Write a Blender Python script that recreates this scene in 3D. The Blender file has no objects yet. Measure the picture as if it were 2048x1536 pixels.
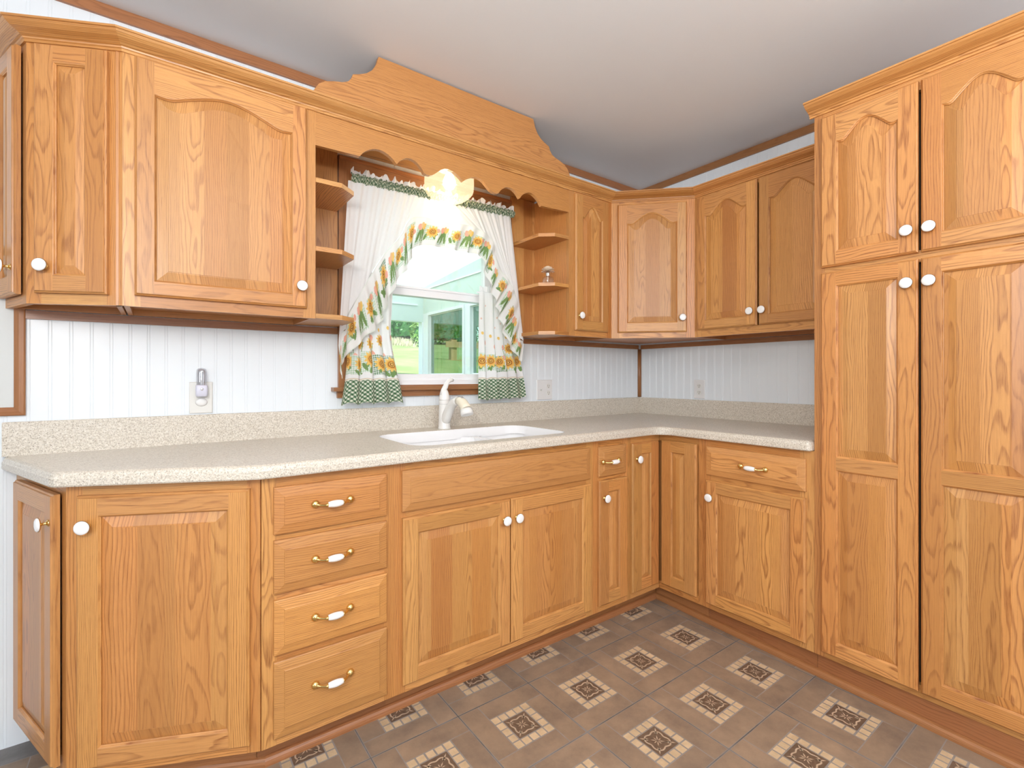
import bpy, bmesh, math, random
from mathutils import Vector, Matrix

# ------------------------------------------------------------------ scene set-up
S = 0.0254                      # everything below is written in inches
R = random.Random(7)
sc = bpy.context.scene
C = sc.collection
sc.view_settings.view_transform = 'Standard'
sc.view_settings.look = 'None'
sc.view_settings.gamma = 1
sc.view_settings.use_curve_mapping = False
sc.view_settings.exposure = 0.0

YAW, FPX, CX, CY = -0.6265282, 962.158, 1012.88, 752.08
CAM = (-105.462, -84.375, 45.963)
cd = bpy.data.cameras.new('camera')
cam = bpy.data.objects.new('camera', cd)
C.objects.link(cam)
cam.location = [c * S for c in CAM]
cam.rotation_euler = (math.pi / 2, 0, YAW)
cd.sensor_width = 36
cd.lens = FPX / 2048 * 36
cd.shift_x = (1024 - CX) / 2048
cd.shift_y = (CY - 768) / 2048
cd.clip_start = 0.02
cd.clip_end = 500
sc.camera = cam

w = bpy.data.worlds.new('world')
sc.world = w
w.use_nodes = True
wt = w.node_tree
sky = wt.nodes.new('ShaderNodeTexSky')
sky.sky_type = 'NISHITA'
sky.sun_disc = False
sky.sun_elevation = math.radians(52)
sky.sun_rotation = math.radians(145)
wt.links.new(sky.outputs[0], wt.nodes['Background'].inputs[0])
wt.nodes['Background'].inputs[1].default_value = 0.55

sd = bpy.data.lights.new('sun', 'SUN')
sd.energy = 9.5
sd.angle = math.radians(0.5)
sd.color = (1, .96, .88)
so = bpy.data.objects.new('sun', sd)
C.objects.link(so)
so.rotation_euler = (math.radians(40), 0, math.radians(-35))


def area(name, loc, aim, sx, sy, power, col=(1, 1, 1)):
    d = bpy.data.lights.new(name, 'AREA')
    d.shape = 'RECTANGLE'
    d.size = sx * S
    d.size_y = sy * S
    d.energy = power
    d.color = col
    o = bpy.data.objects.new(name, d)
    C.objects.link(o)
    o.location = [c * S for c in loc]
    o.rotation_euler = (Vector(aim) - Vector(loc)).to_track_quat('-Z', 'Y').to_euler()
    return o


# added fill lights from outside the view, plus the photographer's flash
area('fill_light_front', (-112, -200, 64), (-45, -20, 62), 110, 48, 64, (.93, .96, 1))  # added front fill that evens out the cabinets, no window here
area('fill_light_left', (-238, -120, 56), (-30, -50, 48), 90, 50, 42, (.93, .96, 1))  # added side fill to brighten the right corner and pantry doors
area('ceiling_fill', (-92, -132, 58), (-88, -128, 200), 36, 36, 96, (.985, .99, 1))  # added upward fill that brightens the ceiling
area('flash', (-126, -88, 70), (-30, -25, 62), 16, 16, 24, (1, .97, .93))

# ------------------------------------------------------------------ materials
MATS = {}


def nt(name):
    m = bpy.data.materials.new(name)
    m.use_nodes = True
    MATS[name] = m
    t = m.node_tree
    return m, t, t.nodes['Principled BSDF']


class N:
    """tiny node helper"""
    def __init__(s, t):
        s.t = t

    def lk(s, sock, v):
        if v is None:
            return
        if hasattr(v, 'is_output') or hasattr(v, 'links'):
            s.t.links.new(v, sock)
        else:
            sock.default_value = v

    def m(s, op, a, b=None, c=None):
        n = s.t.nodes.new('ShaderNodeMath')
        n.operation = op
        s.lk(n.inputs[0], a)
        s.lk(n.inputs[1], b)
        s.lk(n.inputs[2], c)
        return n.outputs[0]

    def xyz(s, x, y, z):
        n = s.t.nodes.new('ShaderNodeCombineXYZ')
        s.lk(n.inputs[0], x)
        s.lk(n.inputs[1], y)
        s.lk(n.inputs[2], z)
        return n.outputs[0]

    def noise(s, vec, scale=1.0, detail=2.0, rough=.5, dist=0.0):
        n = s.t.nodes.new('ShaderNodeTexNoise')
        s.lk(n.inputs['Vector'], vec)
        n.inputs['Scale'].default_value = scale
        n.inputs['Detail'].default_value = detail
        n.inputs['Roughness'].default_value = rough
        n.inputs['Distortion'].default_value = dist
        return n.outputs['Fac']

    def white1(s, wv):
        n = s.t.nodes.new('ShaderNodeTexWhiteNoise')
        n.noise_dimensions = '1D'
        s.lk(n.inputs['W'], wv)
        sp = s.t.nodes.new('ShaderNodeSeparateColor')
        s.t.links.new(n.outputs['Color'], sp.inputs[0])
        return sp.outputs[0], sp.outputs[1], sp.outputs[2]

    def ramp(s, fac, stops):
        n = s.t.nodes.new('ShaderNodeValToRGB')
        e = n.color_ramp.elements
        while len(e) < len(stops):
            e.new(.5)
        for i, (p, c) in enumerate(stops):
            e[i].position = p
            e[i].color = (c[0], c[1], c[2], 1) if isinstance(c, (tuple, list)) else (c, c, c, 1)
        s.lk(n.inputs[0], fac)
        return n.outputs[0]

    def mix(s, fac, a, b, bt='MIX'):
        n = s.t.nodes.new('ShaderNodeMix')
        n.data_type = 'RGBA'
        n.blend_type = bt
        s.lk(n.inputs[0], fac)
        s.lk(n.inputs[6], a if not isinstance(a, tuple) else (*a, 1))
        s.lk(n.inputs[7], b if not isinstance(b, tuple) else (*b, 1))
        return n.outputs[2]

    def bump(s, h, strength, dist=.001):
        n = s.t.nodes.new('ShaderNodeBump')
        n.inputs['Strength'].default_value = strength
        n.inputs['Distance'].default_value = dist
        s.lk(n.inputs['Height'], h)
        return n.outputs[0]


def lin(r, g, b):
    f = lambda c: (c / 255 / 12.92) if c / 255 <= .04045 else ((c / 255 + .055) / 1.055) ** 2.4
    return (f(r), f(g), f(b))


def wood(name, light, mid, dark, staves=False, rough=.42, contrast=1.0):
    m, t, b = nt(name)
    k = N(t)
    at = t.nodes.new('ShaderNodeAttribute')
    at.attribute_name = 'g'
    sp = t.nodes.new('ShaderNodeSeparateXYZ')
    t.links.new(at.outputs['Vector'], sp.inputs[0])
    X, Y, Z = sp.outputs
    if staves:
        r0, r1_, r2_ = k.white1(Z)
        wid = k.m('MULTIPLY_ADD', r0, .03, .062)
        q = k.m('DIVIDE', k.m('ADD', Y, k.m('MULTIPLY', r1_, .08)), wid)
        fl = k.m('FLOOR', q)
        Z = k.m('MULTIPLY_ADD', fl, 3.71, Z)
        Y = k.m('MULTIPLY', k.m('SUBTRACT', k.m('SUBTRACT', q, fl), .5), wid)
    r1, r2, r3 = k.white1(Z)
    q1, q2, q3 = k.white1(k.m('MULTIPLY_ADD', Z, 1.7, 11.3))
    zz = k.m('MULTIPLY', Z, 5.3)
    yy = k.m('SUBTRACT', Y, k.m('MULTIPLY_ADD', r1, .06, -.03))
    lo = k.noise(k.xyz(k.m('MULTIPLY', X, 2.6), k.m('MULTIPLY', Y, 13), zz), 1, 2)
    lo2 = k.noise(k.xyz(k.m('MULTIPLY', X, 6), k.m('MULTIPLY', Y, 45), zz), 1, 2)
    # plain-sawn cathedral figure and rift-straight figure
    A = k.m('MULTIPLY_ADD', r2, 2.4, -1.2)
    f1 = k.m('ADD', k.m('MULTIPLY', k.m('MULTIPLY', yy, yy), k.m('MULTIPLY_ADD', q1, 500, 260)), k.m('MULTIPLY', X, A))
    f1 = k.m('ADD', f1, k.m('MULTIPLY', lo, 2.2))
    f2 = k.m('ADD', k.m('MULTIPLY', Y, k.m('MULTIPLY_ADD', q1, 30, 26)), k.m('MULTIPLY', lo, 1.6))
    f2 = k.m('ADD', f2, k.m('MULTIPLY', X, .25))
    sel = k.m('GREATER_THAN', q2, .50)
    f = k.m('ADD', k.m('MULTIPLY', f1, k.m('SUBTRACT', 1, sel)), k.m('MULTIPLY', f2, sel))
    f = k.m('ADD', k.m('MULTIPLY', f, 3.9), k.m('MULTIPLY', lo2, .7))
    fr = k.m('FRACT', f)
    ring = k.ramp(fr, [(0, .12), (.10, 0), (.55, .10), (.84, .95), (.93, .8), (1.0, .12)])
    pores = k.noise(k.xyz(k.m('MULTIPLY', X, 22), k.m('MULTIPLY', Y, 850), zz), 1, 2, .6)
    pores = k.ramp(pores, [(.50, 0), (.68, 1)])
    fib = k.noise(k.xyz(k.m('MULTIPLY', X, 7), k.m('MULTIPLY', Y, 260), zz), 1, 3, .6)
    rn = k.m('MULTIPLY', ring, k.m('MULTIPLY_ADD', q3, .5, .5))
    fac = k.m('MULTIPLY', k.m('ADD', k.m('MULTIPLY', rn, .36 * contrast), k.m('ADD', k.m('MULTIPLY', pores, k.m('MULTIPLY_ADD', ring, .34, .16)),
              k.m('MULTIPLY_ADD', fib, .8, -.40))), 1.0)
    tone = k.mix(r3, light, mid)
    col = k.mix(fac, tone, dark)
    val = k.m('MULTIPLY_ADD', q3, .32, .835)
    hs = t.nodes.new('ShaderNodeHueSaturation')
    t.links.new(col, hs.inputs['Color'])
    t.links.new(val, hs.inputs['Value'])
    t.links.new(k.m('MULTIPLY_ADD', q1, .008, .496), hs.inputs['Hue'])
    t.links.new(hs.outputs[0], b.inputs['Base Color'])
    b.inputs['Roughness'].default_value = rough
    b.inputs['Coat Weight'].default_value = .38
    b.inputs['Coat Roughness'].default_value = .30
    t.links.new(k.bump(k.m('ADD', k.m('MULTIPLY', pores, .6), fib), .12, .0006), b.inputs['Normal'])
    return m


wood('oak', (.68, .345, .112), (.55, .234, .060), (.22, .060, .010), contrast=1.75)
wood('oak_panel', (.68, .345, .112), (.52, .218, .056), (.22, .060, .010), staves=True, contrast=1.75)
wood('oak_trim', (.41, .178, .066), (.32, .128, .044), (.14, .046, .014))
wood('oak_inside', (.56, .25, .085), (.48, .20, .06), (.28, .09, .022))


def plain(name, col, rough=.5, metal=0, spec=.5, **kw):
    m, t, b = nt(name)
    b.inputs['Base Color'].default_value = (*col, 1)
    b.inputs['Roughness'].default_value = rough
    b.inputs['Metallic'].default_value = metal
    b.inputs['Specular IOR Level'].default_value = spec
    for k_, v in kw.items():
        b.inputs[k_.replace('_', ' ')].default_value = v
    return m


def mottled(name, c1, c2, scale, rough=.5, bumpk=0, detail=4):
    m, t, b = nt(name)
    k = N(t)
    g = t.nodes.new('ShaderNodeNewGeometry')
    n = k.noise(g.outputs['Position'], scale, detail, .6)
    t.links.new(k.ramp(n, [(.3, c1), (.7, c2)]), b.inputs['Base Color'])
    b.inputs['Roughness'].default_value = rough
    if bumpk:
        t.links.new(k.bump(n, bumpk, .002), b.inputs['Normal'])
    return m


mottled('wall_paint', (.77, .82, .86), (.80, .845, .88), 3, .32)
mottled('ceiling_paint', (.75, .765, .785), (.77, .785, .80), 2, .8)
plain('white_board', (.62, .64, .63), .5)
plain('ceramic', (.90, .90, .90), .08)
plain('brass', (.83, .58, .22), .18, 1)
plain('chrome', (.8, .8, .82), .12, 1)
plain('sink_white', (.93, .93, .94), .15)
plain('faucet_white', (.83, .82, .79), .18)
plain('faucet_bone', (.84, .77, .62), .22)
plain('plastic_white', (.77, .765, .76), .3)
plain('plastic_almond', (.74, .735, .70), .35)
plain('plastic_lilac', (.68, .68, .80), .3)
plain('slot_dark', (.06, .05, .05), .6)
plain('gap_shade', (.03, .018, .01), .8)
plain('vinyl_white', (.86, .865, .88), .25)
plain('grey_rubber', (.35, .35, .36), .5)
plain('petal_cream', (.90, .78, .64), .7)
plain('porch_white', (.66, .77, .69), .5)
plain('porch_frame', (.86, .89, .89), .4)
plain('house_siding', (.8, .82, .8), .6)
plain('deck_wood', (.42, .28, .13), .7)

# speckled solid-surface counter
m, t, b = nt('counter_stone')
k = N(t)
pos = t.nodes.new('ShaderNodeNewGeometry').outputs['Position']
n1 = k.noise(pos, 210, 3, .7)
n2 = k.noise(pos, 330, 2, .6)
n3 = k.noise(pos, 270, 2, .6)
col = k.ramp(n1, [(.30, (.38, .325, .255)), (.44, (.62, .56, .465)), (.58, (.72, .665, .575)), (.74, (.88, .845, .77))])
col = k.mix(k.ramp(n2, [(.59, 0), (.67, .85)]), col, (.20, .165, .13))
col = k.mix(k.ramp(n3, [(.62, 0), (.70, .9)]), col, (.85, .82, .77))
t.links.new(col, b.inputs['Base Color'])
b.inputs['Roughness'].default_value = .28

# floor vinyl
def vinyl(name, c1, c2, c3, sc_):
    m, t, b = nt(name)
    k = N(t)
    at = t.nodes.new('ShaderNodeAttribute')
    at.attribute_name = 'g'
    sp = t.nodes.new('ShaderNodeSeparateXYZ')
    t.links.new(at.outputs['Vector'], sp.inputs[0])
    r1, r2, r3 = k.white1(sp.outputs[2])
    pos = t.nodes.new('ShaderNodeNewGeometry').outputs['Position']
    va = t.nodes.new('ShaderNodeVectorMath')
    va.operation = 'ADD'
    t.links.new(pos, va.inputs[0])
    t.links.new(k.xyz(r1, r2, k.m('MULTIPLY', r3, 9)), va.inputs[1])
    n = k.noise(va.outputs[0], sc_, 5, .62)
    n2 = k.noise(va.outputs[0], sc_ * 14, 3, .6)
    c = k.ramp(n, [(.28, c1), (.5, c2), (.74, c3)])
    hs = t.nodes.new('ShaderNodeHueSaturation')
    t.links.new(c, hs.inputs['Color'])
    t.links.new(k.m('ADD', k.m('MULTIPLY_ADD', r2, .14, .86), k.m('MULTIPLY', n2, .14)), hs.inputs['Value'])
    t.links.new(hs.outputs[0], b.inputs['Base Color'])
    b.inputs['Roughness'].default_value = .45
    t.links.new(k.bump(n2, .15, .001), b.inputs['Normal'])


vinyl('floor_plank', (.205, .150, .112), (.30, .215, .150), (.39, .275, .185), 9)
vinyl('floor_tan', (.51, .37, .22), (.61, .455, .28), (.69, .53, .35), 30)
vinyl('floor_dark', (.115, .075, .050), (.155, .102, .068), (.20, .135, .092), 60)
vinyl('floor_motif', (.46, .345, .24), (.54, .41, .285), (.62, .48, .35), 60)
vinyl('floor_grout', (.24, .22, .20), (.30, .275, .255), (.34, .31, .29), 30)
vinyl('floor_seam', (.07, .062, .055), (.16, .15, .145), (.28, .27, .27), 6)

# cloth with printed pattern in the colour attribute
m, t, b = nt('printed_cotton')
k = N(t)
at = t.nodes.new('ShaderNodeAttribute')
at.attribute_name = 'Col'
t.links.new(at.outputs['Color'], b.inputs['Base Color'])
b.inputs['Roughness'].default_value = .9
b.inputs['Specular IOR Level'].default_value = .1
tr = t.nodes.new('ShaderNodeBsdfTranslucent')
t.links.new(at.outputs['Color'], tr.inputs[0])
mx = t.nodes.new('ShaderNodeMixShader')
mx.inputs[0].default_value = .30
t.links.new(b.outputs[0], mx.inputs[1])
t.links.new(tr.outputs[0], mx.inputs[2])
t.links.new(mx.outputs[0], t.nodes['Material Output'].inputs[0])


def glassy(name, tint, gl=.08, rough=.02, gcol=(1, 1, 1)):
    m, t, b = nt(name)
    t.nodes.remove(b)
    a = t.nodes.new('ShaderNodeBsdfTransparent')
    a.inputs[0].default_value = (*tint, 1)
    g = t.nodes.new('ShaderNodeBsdfGlossy')
    g.inputs['Roughness'].default_value = rough
    g.inputs[0].default_value = (*gcol, 1)
    x = t.nodes.new('ShaderNodeMixShader')
    x.inputs[0].default_value = gl
    t.links.new(a.outputs[0], x.inputs[1])
    t.links.new(g.outputs[0], x.inputs[2])
    t.links.new(x.outputs[0], t.nodes['Material Output'].inputs[0])
    return m


glassy('window_glass', (.93, .96, .945), .05)
glassy('porch_glass', (.25, .38, .32), .45, .01, (.62, .78, .68))
glassy('bottle_glass', (.93, .92, .92), .16, .03)
glassy('clear_plastic', (.80, .80, .82), .22, .08)

# lamp shade: lit pressed-glass jar
m, t, b = nt('lamp_glass')
t.nodes.remove(b)


def shader_mix(t, f, a, b):
    x = t.nodes.new('ShaderNodeMixShader')
    x.inputs[0].default_value = f
    t.links.new(a, x.inputs[1])
    t.links.new(b, x.inputs[2])
    return x.outputs[0]


a = t.nodes.new('ShaderNodeBsdfTransparent')
a.inputs[0].default_value = (1, .97, .91, 1)
e = t.nodes.new('ShaderNodeEmission')
e.inputs[0].default_value = (1, .84, .58, 1)
e.inputs[1].default_value = .95
tl = t.nodes.new('ShaderNodeBsdfTranslucent')
tl.inputs[0].default_value = (.80, .70, .52, 1)
gl = t.nodes.new('ShaderNodeBsdfGlossy')
gl.inputs['Roughness'].default_value = .08
o1 = shader_mix(t, .45, a.outputs[0], e.outputs[0])
o2 = shader_mix(t, .14, o1, tl.outputs[0])
o3 = shader_mix(t, .08, o2, gl.outputs[0])
t.links.new(o3, t.nodes['Material Output'].inputs[0])
m, t, b = nt('bulb_glow')
b.inputs['Emission Color'].default_value = (1, .9, .72, 1)
b.inputs['Emission Strength'].default_value = 9

# translucent porch roof panels
m, t, b = nt('porch_roof')
t.nodes.remove(b)
a = t.nodes.new('ShaderNodeBsdfTranslucent')
a.inputs[0].default_value = (.85, .87, .86, 1)
d_ = t.nodes.new('ShaderNodeBsdfDiffuse')
d_.inputs[0].default_value = (.85, .87, .86, 1)
x = t.nodes.new('ShaderNodeMixShader')
x.inputs[0].default_value = .35
t.links.new(a.outputs[0], x.inputs[1])
t.links.new(d_.outputs[0], x.inputs[2])
t.links.new(x.outputs[0], t.nodes['Material Output'].inputs[0])

mottled('lawn', (.14, .24, .05), (.34, .38, .16), 1.1, .9)
mottled('leaf_dark', (.03, .14, .03), (.07, .26, .055), 2.5, .5)
mottled('leaf_light', (.10, .28, .05), (.26, .42, .10), 3, .5)
mottled('dry_grass', (.36, .34, .20), (.55, .52, .36), 4, .8)
mottled('bark', (.08, .06, .04), (.14, .10, .07), 9, .9)


# ------------------------------------------------------------------ mesh helpers
class Fr:
    """local frame of a cabinet face: u to the viewer's right, w up, d towards the viewer"""
    def __init__(s, o, u):
        L = math.hypot(u[0], u[1])
        s.o = o
        s.u = (u[0] / L, u[1] / L)
        s.n = (s.u[1], -s.u[0])

    def P(s, u, w_, d):
        return (s.o[0] + s.u[0] * u + s.n[0] * d, s.o[1] + s.u[1] * u + s.n[1] * d, w_)


def seed():
    return R.random() * 200


class MB:
    def __init__(s):
        s.v, s.f, s.m, s.g, s.sm, s.mats = [], [], [], [], [], []

    def mi(s, name):
        if name not in s.mats:
            s.mats.append(name)
        return s.mats.index(name)

    def face(s, pts, mat, g=None, smooth=False):
        b = len(s.v)
        s.v += [tuple(p) for p in pts]
        s.f.append(list(range(b, b + len(pts))))
        s.m.append(s.mi(mat))
        s.g.append(g if g else [(0, 0, 0)] * len(pts))
        s.sm.append(smooth)

    def grid(s, rows, mat, smooth=True, close=False, g=None, cap=False):
        """rows of points -> shared-vertex grid"""
        b = len(s.v)
        nr, nc = len(rows), len(rows[0])
        for r in rows:
            s.v += [tuple(p) for p in r]
        mi = s.mi(mat)
        for i in range(nr - 1):
            for j in range(nc if close else nc - 1):
                j2 = (j + 1) % nc
                s.f.append([b + i * nc + j, b + i * nc + j2, b + (i + 1) * nc + j2, b + (i + 1) * nc + j])
                s.m.append(mi)
                s.sm.append(smooth)
                s.g.append([g(i, j), g(i, j + 1), g(i + 1, j + 1), g(i + 1, j)] if g else [(0, 0, 0)] * 4)
        if cap:
            for i in (0, nr - 1):
                s.f.append([b + i * nc + j for j in range(nc)])
                s.m.append(mi)
                s.sm.append(False)
                s.g.append([(0, 0, 0)] * nc)
        return b

    def board(s, fr, u0, u1, w0, w1, d0, d1, grain='v', mat='oak', sd_=None, skip=()):
        sd_ = seed() if sd_ is None else sd_
        c = {}
        for i, u in enumerate((u0, u1)):
            for j, w_ in enumerate((w0, w1)):
                for k_, d in enumerate((d0, d1)):
                    c[i, j, k_] = (u, w_, d)
        fs = {'u0': [(0, 0, 0), (0, 0, 1), (0, 1, 1), (0, 1, 0)], 'u1': [(1, 0, 0), (1, 1, 0), (1, 1, 1), (1, 0, 1)],
              'w0': [(0, 0, 0), (1, 0, 0), (1, 0, 1), (0, 0, 1)], 'w1': [(0, 1, 0), (0, 1, 1), (1, 1, 1), (1, 1, 0)],
              'd0': [(0, 0, 0), (0, 1, 0), (1, 1, 0), (1, 0, 0)], 'd1': [(0, 0, 1), (1, 0, 1), (1, 1, 1), (0, 1, 1)]}
        uc = (u0 + u1) / 2
        wc = (w0 + w1) / 2
        for kf, q in fs.items():
            if kf in skip:
                continue
            pts, g = [], []
            for a in q:
                u, w_, d = c[a]
                pts.append(fr.P(u, w_, d))
                if grain == 'v':
                    al, ac = w_, (u - uc) + d
                elif grain == 'h':
                    al, ac = u, (w_ - wc) + d
                else:
                    al, ac = d, (u - uc) + (w_ - wc)
                g.append((al * S + sd_, ac * S, sd_))
            s.face(pts, mat, g)

    def tube(s, pts, rad, mat, n=10, cap=True, scl=None):
        rows = []
        P = [Vector(p) for p in pts]
        up = Vector((0.13, .21, 1))
        for i, p in enumerate(P):
            d = (P[min(i + 1, len(P) - 1)] - P[max(i - 1, 0)]).normalized()
            a = d.cross(up)
            if a.length < 1e-3:
                a = d.cross(Vector((1, 0, 0)))
            a.normalize()
            b_ = d.cross(a)
            r = rad[i] if isinstance(rad, (list, tuple)) else rad
            rows.append([p + a * (math.cos(2 * math.pi * k_ / n) * r) + b_ * (math.sin(2 * math.pi * k_ / n) * r) for k_ in range(n)])
        s.grid(rows, mat, True, True, cap=cap)

    def lathe(s, base, axis, prof, mat, n=24, cap=False):
        ax = Vector(axis).normalized()
        a = ax.orthogonal().normalized()
        b_ = ax.cross(a)
        B = Vector(base)
        rows = [[B + ax * d + a * (math.cos(2 * math.pi * k_ / n) * r) + b_ * (math.sin(2 * math.pi * k_ / n) * r) for k_ in range(n)] for r, d in prof]
        s.grid(rows, mat, True, True, cap=cap)

    def build(s, name, parent=None, recalc=True, flat=False, col=None):
        me = bpy.data.meshes.new(name)
        o0 = Vector((0, 0, 0))
        if parent is not None:
            o0 = parent.matrix_world.translation / S if False else Vector(parent['_o'])
        me.from_pydata([((p[0] - o0[0]) * S, (p[1] - o0[1]) * S, (p[2] - o0[2]) * S) for p in s.v], [], s.f)
        for mn in s.mats:
            me.materials.append(MATS[mn])
        me.polygons.foreach_set('material_index', s.m)
        me.polygons.foreach_set('use_smooth', [False] * len(s.f) if flat else s.sm)
        at = me.attributes.new('g', 'FLOAT_VECTOR', 'CORNER')
        at.data.foreach_set('vector', [c for fg in s.g for p in fg for c in p])
        if col:
            ca = me.attributes.new('Col', 'FLOAT_COLOR', 'POINT')
            ca.data.foreach_set('color', [c for q in col for c in (q[0], q[1], q[2], 1)])
        if recalc:
            bm = bmesh.new()
            bm.from_mesh(me)
            if recalc != 'nomerge':
                pass
            bmesh.ops.recalc_face_normals(bm, faces=bm.faces)
            bm.to_mesh(me)
            bm.free()
        me.update()
        o = bpy.data.objects.new(name, me)
        C.objects.link(o)
        o['_o'] = tuple(o0)
        if parent is not None:
            o.parent = parent
        return o


def weld(o, dist=.002):
    bm = bmesh.new()
    bm.from_mesh(o.data)
    bmesh.ops.remove_doubles(bm, verts=bm.verts, dist=dist * S)
    bmesh.ops.recalc_face_normals(bm, faces=bm.faces)
    bm.to_mesh(o.data)
    bm.free()
    return o


def thing(name, label, cat, loc, group=None):
    o = bpy.data.objects.new(name, None)
    C.objects.link(o)
    o.location = [c * S for c in loc]
    o.empty_display_size = .05
    o['label'] = label
    o['category'] = cat
    o['_o'] = tuple(loc)
    if group:
        o['group'] = group
    return o


def tag(o, label, cat, group=None, kind=None):
    o['label'] = label
    o['category'] = cat
    if group:
        o['group'] = group
    if kind:
        o['kind'] = kind
    return o


def struct(o, label=None, cat=None):
    o['kind'] = 'structure'
    if label:
        o['label'] = label
        o['category'] = cat
    return o


W0 = Fr((0, 0), (1, 0))          # world-aligned frame: u=x, w=z, d=-y


def xbox(mb, x0, x1, y0, y1, z0, z1, grain='h', mat='oak', sd_=None):
    mb.board(W0, x0, x1, z0, z1, -y1, -y0, grain, mat, sd_)


# ------------------------------------------------------------------ doors, drawers, hardware
def offset(loop, d):
    n = len(loop)
    out = []
    for i in range(n):
        p0, p1, p2 = loop[i - 1], loop[i], loop[(i + 1) % n]
        e1 = (p1[0] - p0[0], p1[1] - p0[1])
        e2 = (p2[0] - p1[0], p2[1] - p1[1])
        l1, l2 = math.hypot(*e1), math.hypot(*e2)
        n1 = (-e1[1] / l1, e1[0] / l1)
        n2 = (-e2[1] / l2, e2[0] / l2)
        b = (n1[0] + n2[0], n1[1] + n2[1])
        k_ = 1 + n1[0] * n2[0] + n1[1] * n2[1]
        out.append((p1[0] + b[0] * d / k_, p1[1] + b[1] * d / k_))
    return out


def loft(mb, fr, loops, ds, mat, sds=None, smooth=False, force=None):
    """loops: list of closed CCW (u,w) loops with equal counts at depths ds"""
    sv, sh = sds if sds else (seed(), seed())
    n = len(loops[0])
    for a in range(len(loops) - 1):
        for i in range(n):
            j = (i + 1) % n
            q = [(loops[a][i], ds[a]), (loops[a][j], ds[a]), (loops[a + 1][j], ds[a + 1]), (loops[a + 1][i], ds[a + 1])]
            du = abs(loops[a][j][0] - loops[a][i][0])
            dw = abs(loops[a][j][1] - loops[a][i][1])
            gr = force or ('v' if dw > du * 1.5 else 'h')
            sd_ = sv if gr == 'v' else sh
            g = []
            for p, d in q:
                al, ac = (p[1], p[0] + d * .7) if gr == 'v' else (p[0], p[1] + d * .7)
                g.append((al * S + sd_, ac * S, sd_))
            mb.face([fr.P(p[0], p[1], d) for p, d in q], mat, g, smooth)


def poly(mb, fr, loop, d, mat, grain, sd_, c=(0, 0)):
    g = []
    for p in loop:
        al, ac = (p[1], p[0] - c[0]) if grain == 'v' else (p[0], p[1] - c[1])
        g.append((al * S + sd_, ac * S, sd_))
    mb.face([fr.P(p[0], p[1], d) for p in loop], mat, g)


def rect(u0, u1, w0, w1):
    return [(u0, w0), (u1, w0), (u1, w1), (u0, w1)]


def arch_loop(u0, u1, w0, w1, h, n=28):
    """opening with a cathedral top, CCW starting bottom-left"""
    top = []
    for i in range(n + 1):
        tt = 1 - 2 * i / n
        x_ = min(1, abs(tt) / .86)
        b = .5 + .5 * math.cos(math.pi * x_)
        b = b ** .80
        dip = -.07 * math.sin(math.pi * max(0, min(1, (abs(tt) - .62) / .38)))
        top.append((u0 + (u1 - u0) * (tt + 1) / 2, w1 + h * (b + dip)))
    return [(u0, w0), (u1, w0)] + top


def knob(fr, u, w_, d, parent):
    mb = MB()
    o = fr.P(u, w_, d)
    ax = (fr.n[0], fr.n[1], 0)
    mb.lathe(o, ax, [(.0, 0), (.36, 0), (.38, .06), (.24, .14), (.15, .25), (.14, .5), (.22, .62), (.58, .68), (.73, .76), (.75, .82)], 'brass', 20)
    mb.lathe(o, ax, [(.70, .80), (.72, .86), (.68, .95), (.54, 1.02), (.28, 1.06), (.0, 1.07)], 'ceramic', 20)
    return mb.build('knob', parent)


def pull(fr, u, w_, d, parent, half=2.05, tone=None):
    mb = MB()
    ax = Vector((fr.n[0], fr.n[1], 0))
    for s_ in (-1, 1):
        o = Vector(fr.P(u + s_ * half, w_, d))
        mb.lathe(o, ax, [(0, 0), (.42, 0), (.48, .10), (.46, .28), (.33, .44), (.0, .52)], 'brass', 16)
        pts = []
        rad = []
        for i in range(9):
            t_ = i / 8
            uu = u + s_ * (half - (half - .80) * t_)
            dd = .30 + .86 * (t_ * t_ * (3 - 2 * t_))
            pts.append(fr.P(uu, w_ - .10 * math.sin(math.pi * t_), d + dd))
            rad.append(.20 - .05 * math.sin(math.pi * t_) + (.05 if i > 6 else 0))
        mb.tube(pts, rad, 'brass', 10)
    pts, rad = [], []
    for i in range(9):
        t_ = i / 8 * 2 - 1
        pts.append(fr.P(u + t_ * .86, w_, d + 1.16 + .05 * (1 - t_ * t_)))
        rad.append(.29 + .13 * (1 - t_ * t_))
    mb.tube(pts, rad, 'ceramic', 14)
    return mb.build('pull', parent)


OUT = [(0, 0), (0, .46), (.05, .52), (.16, .60), (.20, .70), (.24, .75)]


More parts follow.
